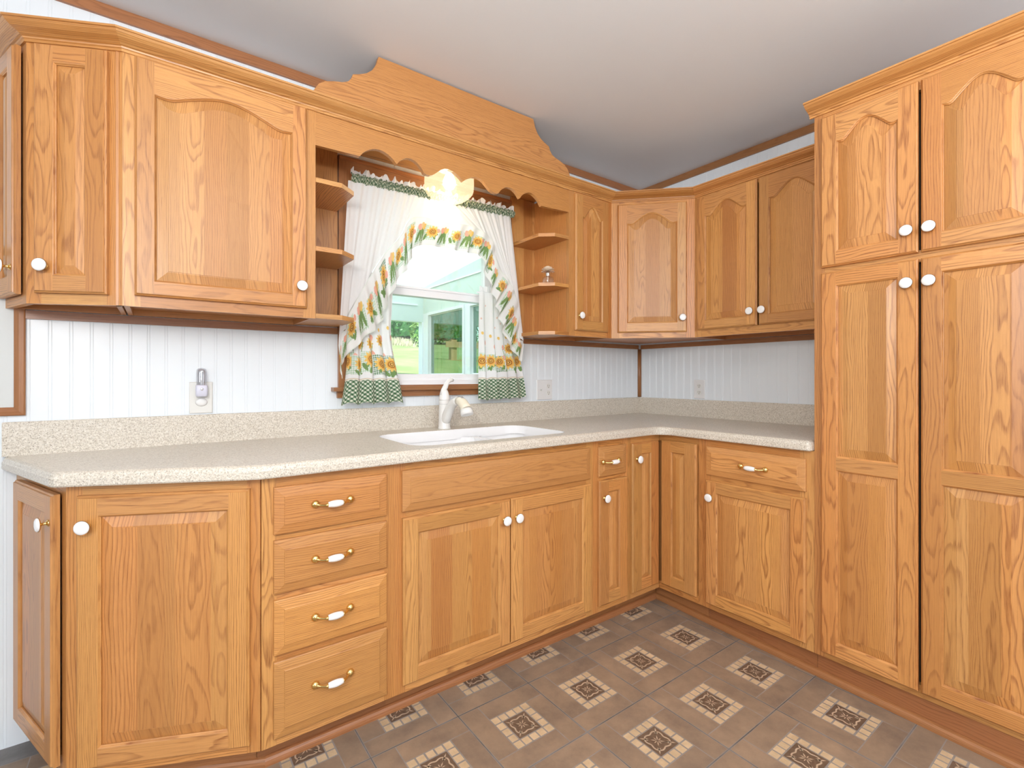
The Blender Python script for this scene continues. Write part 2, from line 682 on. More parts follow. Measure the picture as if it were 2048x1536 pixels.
def door(parent, fr, u0, u1, w0, w1, d0=.02, st=2.05, rb=2.05, rt=2.05, arch=0, mid=None, kn=None, name='door', bev=1.15):
    """frame-and-raised-panel door; d0 is the back face depth in front of the face frame"""
    mb = MB()
    svL, svR, shB, shT = seed(), seed(), seed(), seed()
    outer = rect(u0, u1, w0, w1)
    loft(mb, fr, [offset(outer, o) if o else outer for o, d in OUT], [d0 + d for o, d in OUT], 'oak', (svL, shB))
    mb.face([fr.P(p[0], p[1], d0) for p in outer], 'oak')
    F_ = d0 + .75
    c = .24
    a, b_, e, f_ = u0 + c, u1 - c, w0 + c, w1 - c
    L, Rr = u0 + st, u1 - st
    poly(mb, fr, rect(a, L, e, f_), F_, 'oak', 'v', svL, ((a + L) / 2, 0))
    poly(mb, fr, rect(Rr, b_, e, f_), F_, 'oak', 'v', svR, ((b_ + Rr) / 2, 0))
    poly(mb, fr, rect(L, Rr, e, w0 + rb), F_, 'oak', 'h', shB, (0, w0 + rb / 2))
    spans = []
    lo = w0 + rb
    for ms in (mid or []):
        spans.append((lo, ms[0]))
        poly(mb, fr, rect(L, Rr, ms[0], ms[1]), F_, 'oak', 'h', seed(), (0, sum(ms) / 2))
        lo = ms[1]
    spans.append((lo, w1 - rt))
    panels = []
    for i, (x0, x1) in enumerate(spans):
        last = i == len(spans) - 1
        if last and arch:
            lp = arch_loop(L, Rr, x0, x1, arch)
            ins = lambda o, x0=x0, x1=x1: arch_loop(L + o, Rr - o, x0 + o, x1 - o, arch)
            top = lp[2:]
            poly(mb, fr, [(p[0], p[1]) for p in reversed(top)] + [(Rr, f_), (L, f_)], F_, 'oak', 'h', shT, (0, w1 - rt / 2))
        else:
            lp = rect(L, Rr, x0, x1)
            ins = lambda o, lp=lp: offset(lp, o) if o else lp
            if last:
                poly(mb, fr, rect(L, Rr, x1, f_), F_, 'oak', 'h', shT, (0, w1 - rt / 2))
        prof = [(0, .75), (.05, .73), (.10, .66), (.16, .57), (.22, .53), (.22, .40)]
        loft(mb, fr, [ins(o) for o, d in prof], [d0 + d for o, d in prof], 'oak', (svL, shB))
        panels.append((lp, ins))
    D = mb.build(name, parent)
    for lp, ins in panels:
        pm = MB()
        sd_ = seed()
        wd = max(p[0] for p in lp) - min(p[0] for p in lp)
        bv = min(bev, wd * .27)
        prof = [(.16, .36), (.24, .38), (.24 + bv * .5, .50), (.24 + bv * .93, .615), (.24 + bv, .62), (.24 + bv + .03, .655)]
        loops = [ins(o) for o, d in prof]
        loft(pm, fr, loops, [d0 + d for o, d in prof], 'oak_panel', (sd_, sd_), force='v')
        poly(pm, fr, loops[-1], d0 + prof[-1][1], 'oak_panel', 'v', sd_)
        pm.build('panel', D)
    if kn:
        knob(fr, kn[0], kn[1], F_, D)
    return D


def drawer(parent, fr, u0, u1, w0, w1, d0=.02, handle=True, name='drawer', half=2.05, hu=None):
    mb = MB()
    prof = [(0, 0), (0, .40), (.08, .46), (.25, .50), (.95, .63), (1.02, .64), (1.05, .70), (1.12, .74)]
    if w1 - w0 < 3:
        prof = prof[:4] + [(.6, .62)]
    lp = rect(u0, u1, w0, w1)
    sh = seed()
    loops = [offset(lp, o) if o else lp for o, d in prof]
    loft(mb, fr, loops, [d0 + d for o, d in prof], 'oak', (sh, sh), force='h')
    poly(mb, fr, loops[-1], d0 + prof[-1][1], 'oak', 'h', sh, (0, (w0 + w1) / 2))
    mb.face([fr.P(p[0], p[1], d0) for p in lp], 'oak')
    D = mb.build(name, parent)
    if handle:
        pull(fr, (u0 + u1) / 2 if hu is None else hu, (w0 + w1) / 2, d0 + prof[-1][1], D, half)
    return D


def face_frame(parent, fr, u0, u1, w0, w1, stl, str_, rails, mull=None):
    """stiles left/right, rails list of (w0,w1), mullions list of (u0,u1,w0,w1)"""
    mb = MB()
    mb.board(fr, u0, u0 + stl, w0, w1, -.75, 0, 'v')
    mb.board(fr, u1 - str_, u1, w0, w1, -.75, 0, 'v')
    for r in rails:
        mb.board(fr, u0 + stl, u1 - str_, r[0], r[1], -.75, 0, 'h')
    for q in (mull or []):
        mb.board(fr, q[0], q[1], q[2], q[3], -.75, 0, 'v')
    return mb.build('face_frame', parent)


def carcass(parent, fr, u0, u1, w0, w1, depth, wall=False, left=True, right=True):
    mb = MB()
    t_ = .55
    b = w0 + (.85 if wall else 0)
    mb.board(fr, u0 + .12, u0 + .12 + t_, w0, w1, -depth, -.76, 'v', 'oak_inside')
    mb.board(fr, u1 - .12 - t_, u1 - .12, w0, w1, -depth, -.76, 'v', 'oak_inside')
    mb.board(fr, u0 + .12 + t_, u1 - .12 - t_, b, b + .5, -depth, -.76, 'h', 'oak_inside')
    mb.board(fr, u0 + .12 + t_, u1 - .12 - t_, w1 - .5, w1, -depth, -.76, 'h', 'oak_inside')
    mb.board(fr, u0 + .12 + t_, u1 - .12 - t_, b + .5, w1 - .5, -depth, -depth + .25, 'v', 'oak_inside')
    if wall:
        mb.board(fr, u0 + .12 + t_, u1 - .12 - t_, w0, b, -depth, -depth + .6, 'h', 'oak_inside')
    return mb.build('carcass', parent)


# ------------------------------------------------------------------ room
WX0, WY0, ZC = -244.0, -204.0, 96.0
win = (-78.4, -45.4, 44.3, 81.4)      # rough opening in wall A


def bead_profile(a0, a1, pitch=2.03, ph=0.0):
    """(coordinate, depth) pairs of a beadboard section"""
    out = [(a0, 0)]
    x_ = a0 + ph
    while x_ < a1 - .6:
        for dx, dp in ((0, 0), (.05, .035), (.11, 0), (.18, -.0), (.30, 0), (.36, .035), (.41, 0)):
            if a0 < x_ + dx < a1:
                out.append((x_ + dx, dp))
        x_ += pitch
    out.append((a1, 0))
    return out


mb = MB()
pr = bead_profile(WX0, 0, 2.03, (-116.9 - WX0) % 2.03)
for (x0, d0), (x1, d1) in zip(pr, pr[1:]):
    segs = [(0, ZC)]
    xm = (x0 + x1) / 2
    if win[0] < xm < win[1]:
        segs = [(0, win[2]), (win[3], ZC)]
    for z0, z1 in segs:
        mb.face([(x0, d0, z0), (x1, d1, z0), (x1, d1, z1), (x0, d0, z1)], 'wall_paint')
for q in ([(win[0], 0, win[2]), (win[0], 6, win[2]), (win[0], 6, win[3]), (win[0], 0, win[3])],
          [(win[1], 0, win[2]), (win[1], 6, win[2]), (win[1], 6, win[3]), (win[1], 0, win[3])],
          [(win[0], 0, win[2]), (win[1], 0, win[2]), (win[1], 6, win[2]), (win[0], 6, win[2])],
          [(win[0], 0, win[3]), (win[1], 0, win[3]), (win[1], 6, win[3]), (win[0], 6, win[3])]):
    mb.face(q, 'vinyl_white')
# outside skin of the same wall
for x0, x1, z0, z1 in ((WX0, win[0], -10, 120), (win[1], 8, -10, 120), (win[0], win[1], -10, win[2]), (win[0], win[1], win[3], 120)):
    mb.face([(x0, 6, z0), (x1, 6, z0), (x1, 6, z1), (x0, 6, z1)], 'house_siding')
struct(mb.build('wall_back', recalc=False), 'white beadboard wall with the window over the sink', 'wall')

mb = MB()
pr = bead_profile(0, -WY0, 2.03, 1.2)
for (y0, d0), (y1, d1) in zip(pr, pr[1:]):
    mb.face([(d0, -y0, 0), (d1, -y1, 0), (d1, -y1, ZC), (d0, -y0, ZC)], 'wall_paint')
struct(mb.build('wall_right', recalc=False), 'white beadboard wall behind the pantry', 'wall')
mb = MB()
mb.face([(WX0, WY0, 0), (WX0, 0, 0), (WX0, 0, ZC), (WX0, WY0, ZC)], 'wall_paint')
struct(mb.build('wall_left', recalc=False))
mb = MB()
mb.face([(WX0, WY0, 0), (0, WY0, 0), (0, WY0, ZC), (WX0, WY0, ZC)], 'wall_paint')
struct(mb.build('wall_front', recalc=False))
mb = MB()
mb.face([(WX0, WY0, ZC), (0, WY0, ZC), (0, 0, ZC), (WX0, 0, ZC)], 'ceiling_paint')
mb.face([(WX0, WY0, ZC + 4), (8, WY0, ZC + 4), (8, 8, ZC + 4), (WX0, 8, ZC + 4)], 'ceiling_paint')
struct(mb.build('ceiling', recalc=False))

# floor: printed vinyl tiles
mb = MB()
TX, TY, GX, GY = 12.08, 12.25, -24.35, -27.95
zf = .0


def tile(cx0, cy0):
    """tile with its (max x, max y) corner at cx0, cy0"""
    x0, x1, y0, y1 = cx0 - TX, cx0, cy0 - TY, cy0
    gp = .07
    L_, R_, B_, K_ = x0 + 3.05, x0 + 9.15, y0 + 2.85, y0 + 9.2      # ring limits (left,right,front,back)

    def q(a0, a1, b0, b1, mat, z=.012, sd_=None):
        sd_ = seed() if sd_ is None else sd_
        mb.face([(a0, b0, z), (a1, b0, z), (a1, b1, z), (a0, b1, z)], mat, [(0, 0, sd_)] * 4)
    s_ = seed()
    q(x0 + gp, x1 - gp, y0 + gp, y1 - gp, 'floor_grout', .006, s_)
    e = .06
    # pinwheel of four planks
    q(L_ + e, x1 - gp - e, K_ + e, y1 - gp - e, 'floor_plank')
    q(R_ + e, x1 - gp - e, y0 + gp + e, K_ - e, 'floor_plank')
    q(x0 + gp + e, R_ - e, y0 + gp + e, B_ - e, 'floor_plank')
    q(x0 + gp + e, L_ - e, B_ + e, y1 - gp - e, 'floor_plank')
    # ring of sixteen small squares
    n = 5
    cw, ch = (R_ - L_) / n, (K_ - B_) / n
    for i in range(n):
        for j in range(n):
            if i in (0, n - 1) or j in (0, n - 1):
                q(L_ + i * cw + .08 + R.random() * .05, L_ + (i + 1) * cw - .08 - R.random() * .05, B_ + j * ch + .08 + R.random() * .05,
                  B_ + (j + 1) * ch - .08 - R.random() * .05, 'floor_tan')
    # dark square and scroll motif
    a0, a1, b0, b1 = L_ + cw + .06, R_ - cw - .06, B_ + ch + .06, K_ - ch - .06
    q(a0, a1, b0, b1, 'floor_dark', .014)
    mx_, my_ = (a0 + a1) / 2, (b0 + b1) / 2
    h = (a1 - a0) / 2
    sd_ = seed()

    def ribbon(pts, wd):
        for k_ in range(len(pts) - 1):
            (px, py), (qx, qy) = pts[k_], pts[k_ + 1]
            l = math.hypot(qx - px, qy - py) or 1
            nx, ny = -(qy - py) / l, (qx - px) / l
            w0_, w1_ = wd[k_], wd[k_ + 1]
            mb.face([(px + nx * w0_, py + ny * w0_, .018), (px - nx * w0_, py - ny * w0_, .018), (qx - nx * w1_, qy - ny * w1_, .018), (qx + nx * w1_, qy + ny * w1_, .018)],
                    'floor_motif', [(0, 0, sd_)] * 4)
    for s4 in range(4):
        ca, sa = (1, 0, -1, 0)[s4], (0, 1, 0, -1)[s4]
        rot = lambda p: (mx_ + h * (p[0] * ca - p[1] * sa), my_ + h * (p[0] * sa + p[1] * ca))
        # scroll along each side with curled ends
        pts = []
        for i in range(7):
            a = math.pi * (1.55 - 1.35 * i / 6)
            pts.append((-.47 + .17 * math.cos(a) * -1 * -1, .60 + .17 * math.sin(a)))
        pts = [(-.42, .48), (-.52, .44), (-.60, .52), (-.58, .66), (-.45, .76), (-.26, .76), (-.10, .70), (0, .67), (.10, .70), (.26, .76), (.45, .76), (.58, .66), (.60, .52), (.52, .44), (.42, .48)]
        ribbon([rot(p) for p in pts], [.075] + [.095] * 13 + [.075])
        # corner petal
        ribbon([rot(p) for p in [(.60, .60), (.72, .72), (.90, .90)]], [.02, .10, .0])
        ribbon([rot(p) for p in [(.06, .06), (.20, .20), (.36, .36)]], [.02, .08, .0])
        ribbon([rot(p) for p in [(.0, .08), (.0, .22), (.0, .34)]], [.02, .07, .02])


mb.face([(WX0, WY0, 0), (0, WY0, 0), (0, 0, 0), (WX0, 0, 0)], 'floor_seam')
for i in range(-1, 12):
    for j in range(-2, 9):
        tile(GX - i * TX, GY - j * TY)
struct(mb.build('floor', recalc=False), 'brown printed vinyl tile floor with small tan squares', 'floor')

# trims
def trim(name, boxes, label=None):
    mb = MB()
    for (x0, x1, y0, y1, z0, z1, gr) in boxes:
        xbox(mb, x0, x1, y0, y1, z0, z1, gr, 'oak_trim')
    return struct(mb.build(name), label, 'trim' if label else None)


trim('trim_1', [(WX0, -.02, -.45, -.02, 94.4, 95.98, 'h')], 'dark oak strip where the back wall meets the ceiling')
mb = MB()
FB = Fr((0, 0), (0, -1))
mb.board(FB, .5, 200, 94.4, 95.98, .02, .45, 'h', 'oak_trim')
struct(mb.build('trim_2'), 'dark oak strip where the right wall meets the ceiling', 'trim')
trim('trim_3', [(-118.9, -80.45, -.4, -.02, 53.15, 54.22, 'h'), (-43.45, -.75, -.4, -.02, 53.15, 54.22, 'h')], 'oak strip on the back wall just under the wall cabinets')
mb = MB()
mb.board(FB, .75, 52.3, 53.15, 54.22, .02, .4, 'h', 'oak_trim')
struct(mb.build('trim_4'), 'oak strip on the right wall just under the wall cabinets', 'trim')
mb = MB()
sd_ = seed()
rows = []
for z in (40.35, 53.15):
    rows.append([(-.02, -.02, z), (-.72, -.02, z), (-.70, -.22, z), (-.55, -.48, z), (-.22, -.66, z), (-.02, -.70, z)])
mb.grid(rows, 'oak_trim', True, True, g=lambda i, j: ((40 + i * 13) * S + sd_, j * .006, sd_), cap=True)
struct(mb.build('trim_5'), 'vertical oak bead in the corner above the countertop', 'trim')
mb = MB()
xbox(mb, -87.0, -37.0, -11.0, -.1, 85.0, 85.5, 'h', 'oak')
struct(mb.build('trim_6'), 'oak soffit board above the sink lamp', 'trim')

# ------------------------------------------------------------------ base cabinets
D_ = 24.36
ZB, ZT = 3.75, 34.5
fA = Fr((0, -D_), (1, 0))
fB = Fr((-D_, 0), (0, -1))
b1, b2, b3 = (-96.05, -24.36), (-113.29, -16.42), (-119.75, -.05)
GB = 'oak base cabinets under the countertop'


fS = Fr((-21.6, -21.6), (-2.86, -56.6))      # the toe kick of the right-hand run is not quite parallel to the doors


def toe(parent, fr, u0, u1, back=2.9):
    mb = MB()
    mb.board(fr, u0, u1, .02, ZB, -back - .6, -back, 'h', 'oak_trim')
    return mb.build('toe_kick', parent)


# angled end cabinet
T = thing('base_cabinet', 'clipped-corner oak base cabinet at the left end of the countertop', 'cabinet', (-107, -12, 0), GB)
Lf = math.dist(b1, b2)
Ll = math.dist(b2, b3)
ff = Fr(b2, (b1[0] - b2[0], b1[1] - b2[1]))
fl = Fr(b3, (b2[0] - b3[0], b2[1] - b3[1]))
mb = MB()
mb.board(ff, 0, 1.5, ZB, ZT, -.75, 0, 'v')
mb.board(ff, Lf - 1.5, Lf - .13, ZB, ZT, -.3, 0, 'v')
for r in ((ZB, 5.5), (33.0, ZT)):
    mb.board(ff, 1.5, Lf - 1.5, r[0], r[1], -.75, 0, 'h')
mb.board(fl, 0, 3.4, ZB, ZT, -.75, 0, 'v')
mb.board(fl, Ll - 1.3, Ll, ZB, ZT, -.75, 0, 'v')
for r in ((ZB, 5.5), (33.0, ZT)):
    mb.board(fl, 3.4, Ll - 1.3, r[0], r[1], -.75, 0, 'h')
mb.build('face_frame', T)
mb = MB()
loop = [b3, b2, b1, (-96.05, -.1)]
rows = []
ins = [(-118.6, -.1), (-112.6, -15.6), (-96.2, -23.5), (-96.2, -.1)]
for z in (ZB, ZT - .3):
    rows.append([(p[0], p[1], z) for p in ins])
sd_ = seed()
mb.grid(rows, 'oak_inside', False, True, g=lambda i, j: (i * .78 + sd_, j * .1, sd_), cap=True)
mb.build('carcass', T)
door(T, ff, Lf - 17.75, Lf - 1.1, 4.85, 33.4, kn=(Lf - 16.65, 30.35))
door(T, fl, Ll - 14.65, Ll - .95, 4.85, 33.5, d0=.22, kn=(Ll - 1.75, 30.5))
mb = MB()
mb.board(ff, 1.2, Lf - 1.38, .02, ZB, -3.5, -2.9, 'h', 'oak_trim')
mb.board(fl, 0, Ll - 2.2, .02, ZB, -3.5, -2.9, 'h', 'oak_trim')
mb.build('toe_kick', T)

# drawer stack
T = thing('base_cabinet', 'oak base cabinet with a stack of four drawers', 'cabinet', (-88.1, -12, 0), GB)
face_frame(T, fA, -96.05, -80.3, ZB, ZT, 1.55, 1.35, [(ZB, 5.2), (13.2, 14.6), (20.1, 21.6), (26.9, 28.3), (33.0, ZT)])
carcass(T, fA, -96.05, -80.3, ZB, ZT, D_ - .1)
for w0_, w1_, pv in ((27.9, 33.28, 30.85), (21.15, 27.2, 24.4), (14.15, 20.4, 17.55), (4.7, 13.4, 9.55)):
    dr = drawer(T, fA, -94.85, -81.45, w0_, w1_, handle=False)
    pull(fA, -88.4, pv, .76, dr)
toe(T, fA, -96.05, -80.3)

# sink base
T = thing('base_cabinet', 'wide two-door oak base cabinet below the sink, with a plain false drawer front', 'cabinet', (-62, -12, 0), GB)
face_frame(T, fA, -80.3, -43.2, ZB, ZT, 1.6, 1.6, [(ZB, 5.4), (26.7, 28.5), (33.0, ZT)])
carcass(T, fA, -80.3, -43.2, ZB, ZT - 9.5, D_ - .1)
drawer(T, fA, -79.3, -44.25, 27.95, 33.4, handle=False, name='false_drawer_front')
door(T, fA, -79.25, -61.7, 4.95, 27.1, kn=(-62.95, 24.15))
door(T, fA, -61.5, -44.1, 4.95, 27.1, kn=(-60.6, 24.15))
toe(T, fA, -80.3, -43.2)

# nine-inch cabinet
T = thing('base_cabinet', 'narrow oak base cabinet with a small drawer over a slim door', 'cabinet', (-38.6, -12, 0), GB)
face_frame(T, fA, -43.2, -33.9, ZB, ZT, 1.4, 1.4, [(ZB, 5.4), (27.0, 28.4), (33.0, ZT)])
carcass(T, fA, -43.2, -33.9, ZB, ZT, D_ - .1)
drawer(T, fA, -42.1, -34.75, 28.0, 33.3, hu=-39.35)
door(T, fA, -42.1, -34.6, 5.0, 27.25, st=2.2, kn=(-41.0, 24.2))
toe(T, fA, -43.2, -33.9)

# corner cabinet, two doors meeting in the inside corner
T = thing('base_cabinet', 'oak corner base cabinet with two slim doors meeting in the inside corner', 'cabinet', (-16, -16, 0), GB)
mb = MB()
mb.board(fA, -33.9, -33.0, ZB, ZT, -.75, 0, 'v')
mb.board(fA, -33.0, -24.4, ZB, 5.2, -.75, 0, 'h')
mb.board(fA, -33.0, -24.4, 33.1, ZT, -.75, 0, 'h')
mb.board(fB, 33.0, 33.8, ZB, ZT, -.75, 0, 'v')
mb.board(fB, 24.4, 33.0, ZB, 5.2, -.75, 0, 'h')
mb.board(fB, 24.4, 33.0, 33.1, ZT, -.75, 0, 'h')
mb.build('face_frame', T)
mb = MB()
ins = [(-33.8, -.1), (-33.8, -23.5), (-23.6, -23.5), (-23.5, -23.6), (-23.5, -33.7), (-.1, -33.7), (-.1, -.1)]
sd_ = seed()
mb.grid([[(p[0], p[1], z) for p in ins] for z in (ZB, ZT - .3)], 'oak_inside', False, True, g=lambda i, j: (i * .78 + sd_, j * .1, sd_), cap=True)
mb.build('carcass', T)
door(T, fA, -33.2, -25.28, 5.0, 33.25, st=2.5, kn=(-32.05, 30.25))
door(T, fB, 25.28, 32.9, 5.0, 33.35, st=2.3)
mb = MB()
mb.board(fA, -33.9, -21.5, .02, ZB, -3.5, -2.9, 'h', 'oak_trim')
mb.board(fS, 0, 12.2, .02, ZB, -.6, 0, 'h', 'oak_trim')
mb.build('toe_kick', T)

# eighteen-inch cabinet beside the pantry
T = thing('base_cabinet', 'oak base cabinet with one wide drawer over one door, beside the tall pantry', 'cabinet', (-12, -43, 0), GB)
face_frame(T, fB, 33.8, 52.45, ZB, ZT, 1.7, 2.0, [(ZB, 5.4), (26.9, 28.4), (33.0, ZT)])
carcass(T, fB, 33.8, 52.45, ZB, ZT, D_ - .1)
drawer(T, fB, 34.8, 51.4, 28.1, 33.2, hu=43.5)
door(T, fB, 34.8, 51.4, 4.8, 27.1, kn=(35.9, 24.2))
toe(T, fS, 12.25, 30.85, 0)

# pantry
T = thing('pantry_cabinet', 'tall oak pantry cabinet with four raised-panel doors at the right edge', 'cabinet', (-12, -65, 0))
fP = Fr((-D_, 0), (0, -1))
PU0, PU1 = 52.47, 78.2
face_frame(T, fP, PU0, PU1, ZB, 85.4, 1.4, 1.4, [(ZB, 5.4), (61.0, 62.5), (83.6, 85.4)])
mb = MB()
mb.board(fP, PU0 + .02, PU0 + .6, ZB, 85.3, -D_ + .1, -.76, 'v', 'oak')
mb.board(fP, PU1 - .6, PU1 - .02, ZB, 85.3, -D_ + .1, -.76, 'v', 'oak')
mb.board(fP, PU0 + .6, PU1 - .6, 84.7, 85.3, -D_ + .1, -.76, 'h', 'oak_inside')
mb.board(fP, PU0 + .6, PU1 - .6, ZB, ZB + .5, -D_ + .1, -.76, 'h', 'oak_inside')
mb.board(fP, PU0 + .6, PU1 - .6, ZB + .5, 84.7, -D_ + .1, -D_ + .4, 'v', 'oak_inside')
mb.board(fP, PU0 + .6, PU1 - .6, ZB + .5, 84.7, -1.6, -1.3, 'v', 'gap_shade')  # near-black sheet, painted as the shade seen between the doors
mb.build('carcass', T)
for a0, a1, kx in ((53.55, 64.95, 63.92), (65.25, 76.9, 66.22)):
    door(T, fP, a0, a1, 62.15, 84.6, rt=4.15, arch=2.15, kn=(kx, 65.1))
    door(T, fP, a0, a1, 4.65, 61.35, mid=[(32.2, 34.0)], kn=(kx, 58.2))
mb = MB()
mb.board(fS, 30.9, 56.7, .02, ZB, -.6, 0, 'h', 'oak_trim')
mb.build('toe_kick', T)

# shoe moulding along the toe kicks
mb = MB()
sh_path = [(-112.0, -13.0), (-94.9, -21.1), (-20.75, -21.1), ]


def sweep(mb, path, prof, mat, ext0=0.0, ext1=0.0):
    """sweep (out,z) profile along an open plan path, outward = right-hand side normal (-)"""
    n = len(path)
    nor = []
    for i in range(n - 1):
        dx, dy = path[i + 1][0] - path[i][0], path[i + 1][1] - path[i][1]
        l = math.hypot(dx, dy)
        nor.append((dy / l, -dx / l))
    secs = []
    for i in range(n):
        if i == 0:
            mvec = nor[0]
        elif i == n - 1:
            mvec = nor[-1]
        else:
            a, b = nor[i - 1], nor[i]
            k_ = 1 + a[0] * b[0] + a[1] * b[1]
            mvec = ((a[0] + b[0]) / k_, (a[1] + b[1]) / k_)
        secs.append([(path[i][0] + mvec[0] * o, path[i][1] + mvec[1] * o, z) for o, z in prof])
    acc = [0]
    for o, z in zip(prof[1:], prof):
        acc.append(acc[-1] + math.dist(o, z))
    for i in range(n - 1):
        sd_ = seed()
        L = math.dist(path[i], path[i + 1])
        for j in range(len(prof) - 1):
            mb.face([secs[i][j], secs[i + 1][j], secs[i + 1][j + 1], secs[i][j + 1]], mat,
                    [(sd_, acc[j] * S, sd_), (L * S + sd_, acc[j] * S, sd_), (L * S + sd_, acc[j + 1] * S, sd_), (sd_, acc[j + 1] * S, sd_)])
    for q in (secs[0], secs[-1]):
        mb.face(q, mat, [(seed(), p[2] * S, 3.3) for p in q])


shoe = [(0, .02), (.66, .02), (.66, .35), (.58, .65), (.40, .90), (.20, 1.02), (0, 1.06)]
mb = MB()
q0 = [(b3[0] + 3.1, -.2), (b2[0] + 3.2, b2[1] + 2.65 + 0.0), (b1[0] + .9, -21.46), (-21.6, -21.46), (-24.46, -78.2)]
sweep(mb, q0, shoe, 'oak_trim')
struct(mb.build('baseboard_back'), 'rounded oak shoe moulding along the toe kick of the cabinets', 'baseboard')

# ------------------------------------------------------------------ wall cabinets
UD = 11.7
ZU, ZUT = 54.3, 84.6
gA = Fr((0, -UD), (1, 0))
gB = Fr((-UD, 0), (0, -1))
u1, u2, u3 = (-108.91, -11.67), (-117.73, -7.35), (-120.75, -.05)
GU = 'oak wall cabinets above the countertop'

T = thing('wall_cabinet', 'clipped-corner oak wall cabinet with a slim square-topped door at the left edge', 'cabinet', (-113, -5, ZU), GU)
Lf = math.dist(u1, u2)
Ll = math.dist(u2, u3)
hf = Fr(u2, (u1[0] - u2[0], u1[1] - u2[1]))
hl = Fr(u3, (u2[0] - u3[0], u2[1] - u3[1]))
mb = MB()
mb.board(hf, 0, 1.5, ZU, ZUT, -.75, 0, 'v')
mb.board(hf, Lf - 1.6, Lf, ZU, ZUT, -.75, 0, 'v')
for r in ((ZU, 55.7), (83.6, ZUT)):
    mb.board(hf, 1.5, Lf - 1.6, r[0], r[1], -.75, 0, 'h')
mb.board(hl, 0, .8, ZU, ZUT, -.75, 0, 'v')
mb.board(hl, Ll - 1.3, Ll, ZU, ZUT, -.75, 0, 'v')
for r in ((ZU, 55.7), (83.6, ZUT)):
    mb.board(hl, .8, Ll - 1.3, r[0], r[1], -.75, 0, 'h')
mb.build('face_frame', T)
mb = MB()
ins = [(-119.9, -.1), (-117.05, -6.9), (-109.5, -10.6), (-109.5, -.1)]
sd_ = seed()
mb.grid([[(p[0], p[1], z) for p in ins] for z in (ZU + .85, ZUT - .2)], 'oak_inside', False, True, g=lambda i, j: (i * .78 + sd_, j * .1, sd_), cap=True)
xbox(mb, -109.5, -108.98, -11.5, -.1, ZU, ZUT, 'v', 'oak_inside')
xbox(mb, -119.8, -109.5, -.7, -.1, ZU, ZU + .85, 'h', 'oak_inside')
mb.build('carcass', T)
door(T, hf, 1.1, Lf - 1.33, 55.5, 84.0, kn=(2.35, 58.5), st=2.05, rt=2.1, rb=2.0)
door(T, hl, .35, Ll - .9, 55.4, 84.0, d0=.22, kn=(Ll - 1.6, 58.5), st=1.9)

T = thing('wall_cabinet', 'large oak wall cabinet with one wide arched-panel door, left of the sink window', 'cabinet', (-98, -6, ZU), GU)
face_frame(T, gA, -108.9, -87.0, ZU, ZUT, 1.7, 1.7, [(ZU, 55.9), (83.3, ZUT)])
carcass(T, gA, -108.9, -87.0, ZU, ZUT, UD - .1, True)
door(T, gA, -107.75, -88.3, 55.6, 84.1, st=1.9, rb=1.75, rt=4.1, arch=1.75, kn=(-89.15, 58.6))

T = thing('wall_cabinet', 'narrow oak wall cabinet between the open corner shelves and the diagonal corner cabinet', 'cabinet', (-30.5, -6, ZU), GU)
face_frame(T, gA, -37.0, -24.16, ZU, ZUT, 1.6, 1.6, [(ZU, 55.8), (83.3, ZUT)])
mb = MB()
xbox(mb, -37.0, -36.4, -10.95, -.1, ZU, ZUT, 'v', 'oak')
xbox(mb, -24.7, -24.2, -10.95, -.1, ZU, ZUT, 'v', 'oak_inside')
xbox(mb, -36.4, -24.7, -10.95, -.1, ZU + .85, ZU + 1.35, 'h', 'oak_inside')
xbox(mb, -36.4, -24.7, -.7, -.1, ZU, ZU + .85, 'h', 'oak_inside')
mb.build('carcass', T)
door(T, gA, -35.6, -25.75, 55.5, 83.8, st=1.9, rb=1.9, rt=4.3, arch=2.3, kn=(-34.65, 58.5), bev=.95)

T = thing('wall_cabinet', 'diagonal oak corner wall cabinet with an arched-panel door', 'cabinet', (-12, -12, ZU), GU)
p0, p1 = (-24.16, -11.67), (-11.67, -24.16)
hd = Fr(p0, (1, -1))
Ld = math.dist(p0, p1)
face_frame(T, hd, 0, Ld, ZU, ZUT, 1.7, 1.9, [(ZU, 55.8), (83.3, ZUT)])
mb = MB()
ins = [(-23.9, -.1), (-23.9, -10.9), (-10.9, -23.9), (-.1, -23.9), (-.1, -.1)]
sd_ = seed()
mb.grid([[(p[0], p[1], z) for p in ins] for z in (ZU + .3, ZUT - .2)], 'oak_inside', False, True, g=lambda i, j: (i * .78 + sd_, j * .1, sd_), cap=True)
mb.build('carcass', T)
door(T, hd, 1.35, 15.9, 55.5, 83.6, st=2.0, rb=2.0, rt=4.2, arch=2.2, kn=(14.85, 58.55))

T = thing('wall_cabinet', 'two-door oak wall cabinet with arched panels, between the corner cabinet and the pantry', 'cabinet', (-6, -38, ZU), GU)
face_frame(T, gB, 24.16, 52.4, ZU, ZUT, 1.5, 2.2, [(ZU, 55.8), (83.3, ZUT)])
carcass(T, gB, 24.16, 52.4, ZU, ZUT, UD - .1, True)
door(T, gB, 24.95, 37.65, 55.8, 84.0, st=1.9, rb=1.8, rt=4.3, arch=2.3, kn=(36.65, 58.55))
door(T, gB, 38.02, 50.75, 55.8, 84.0, st=1.9, rb=1.8, rt=4.3, arch=2.3, kn=(38.95, 58.55))

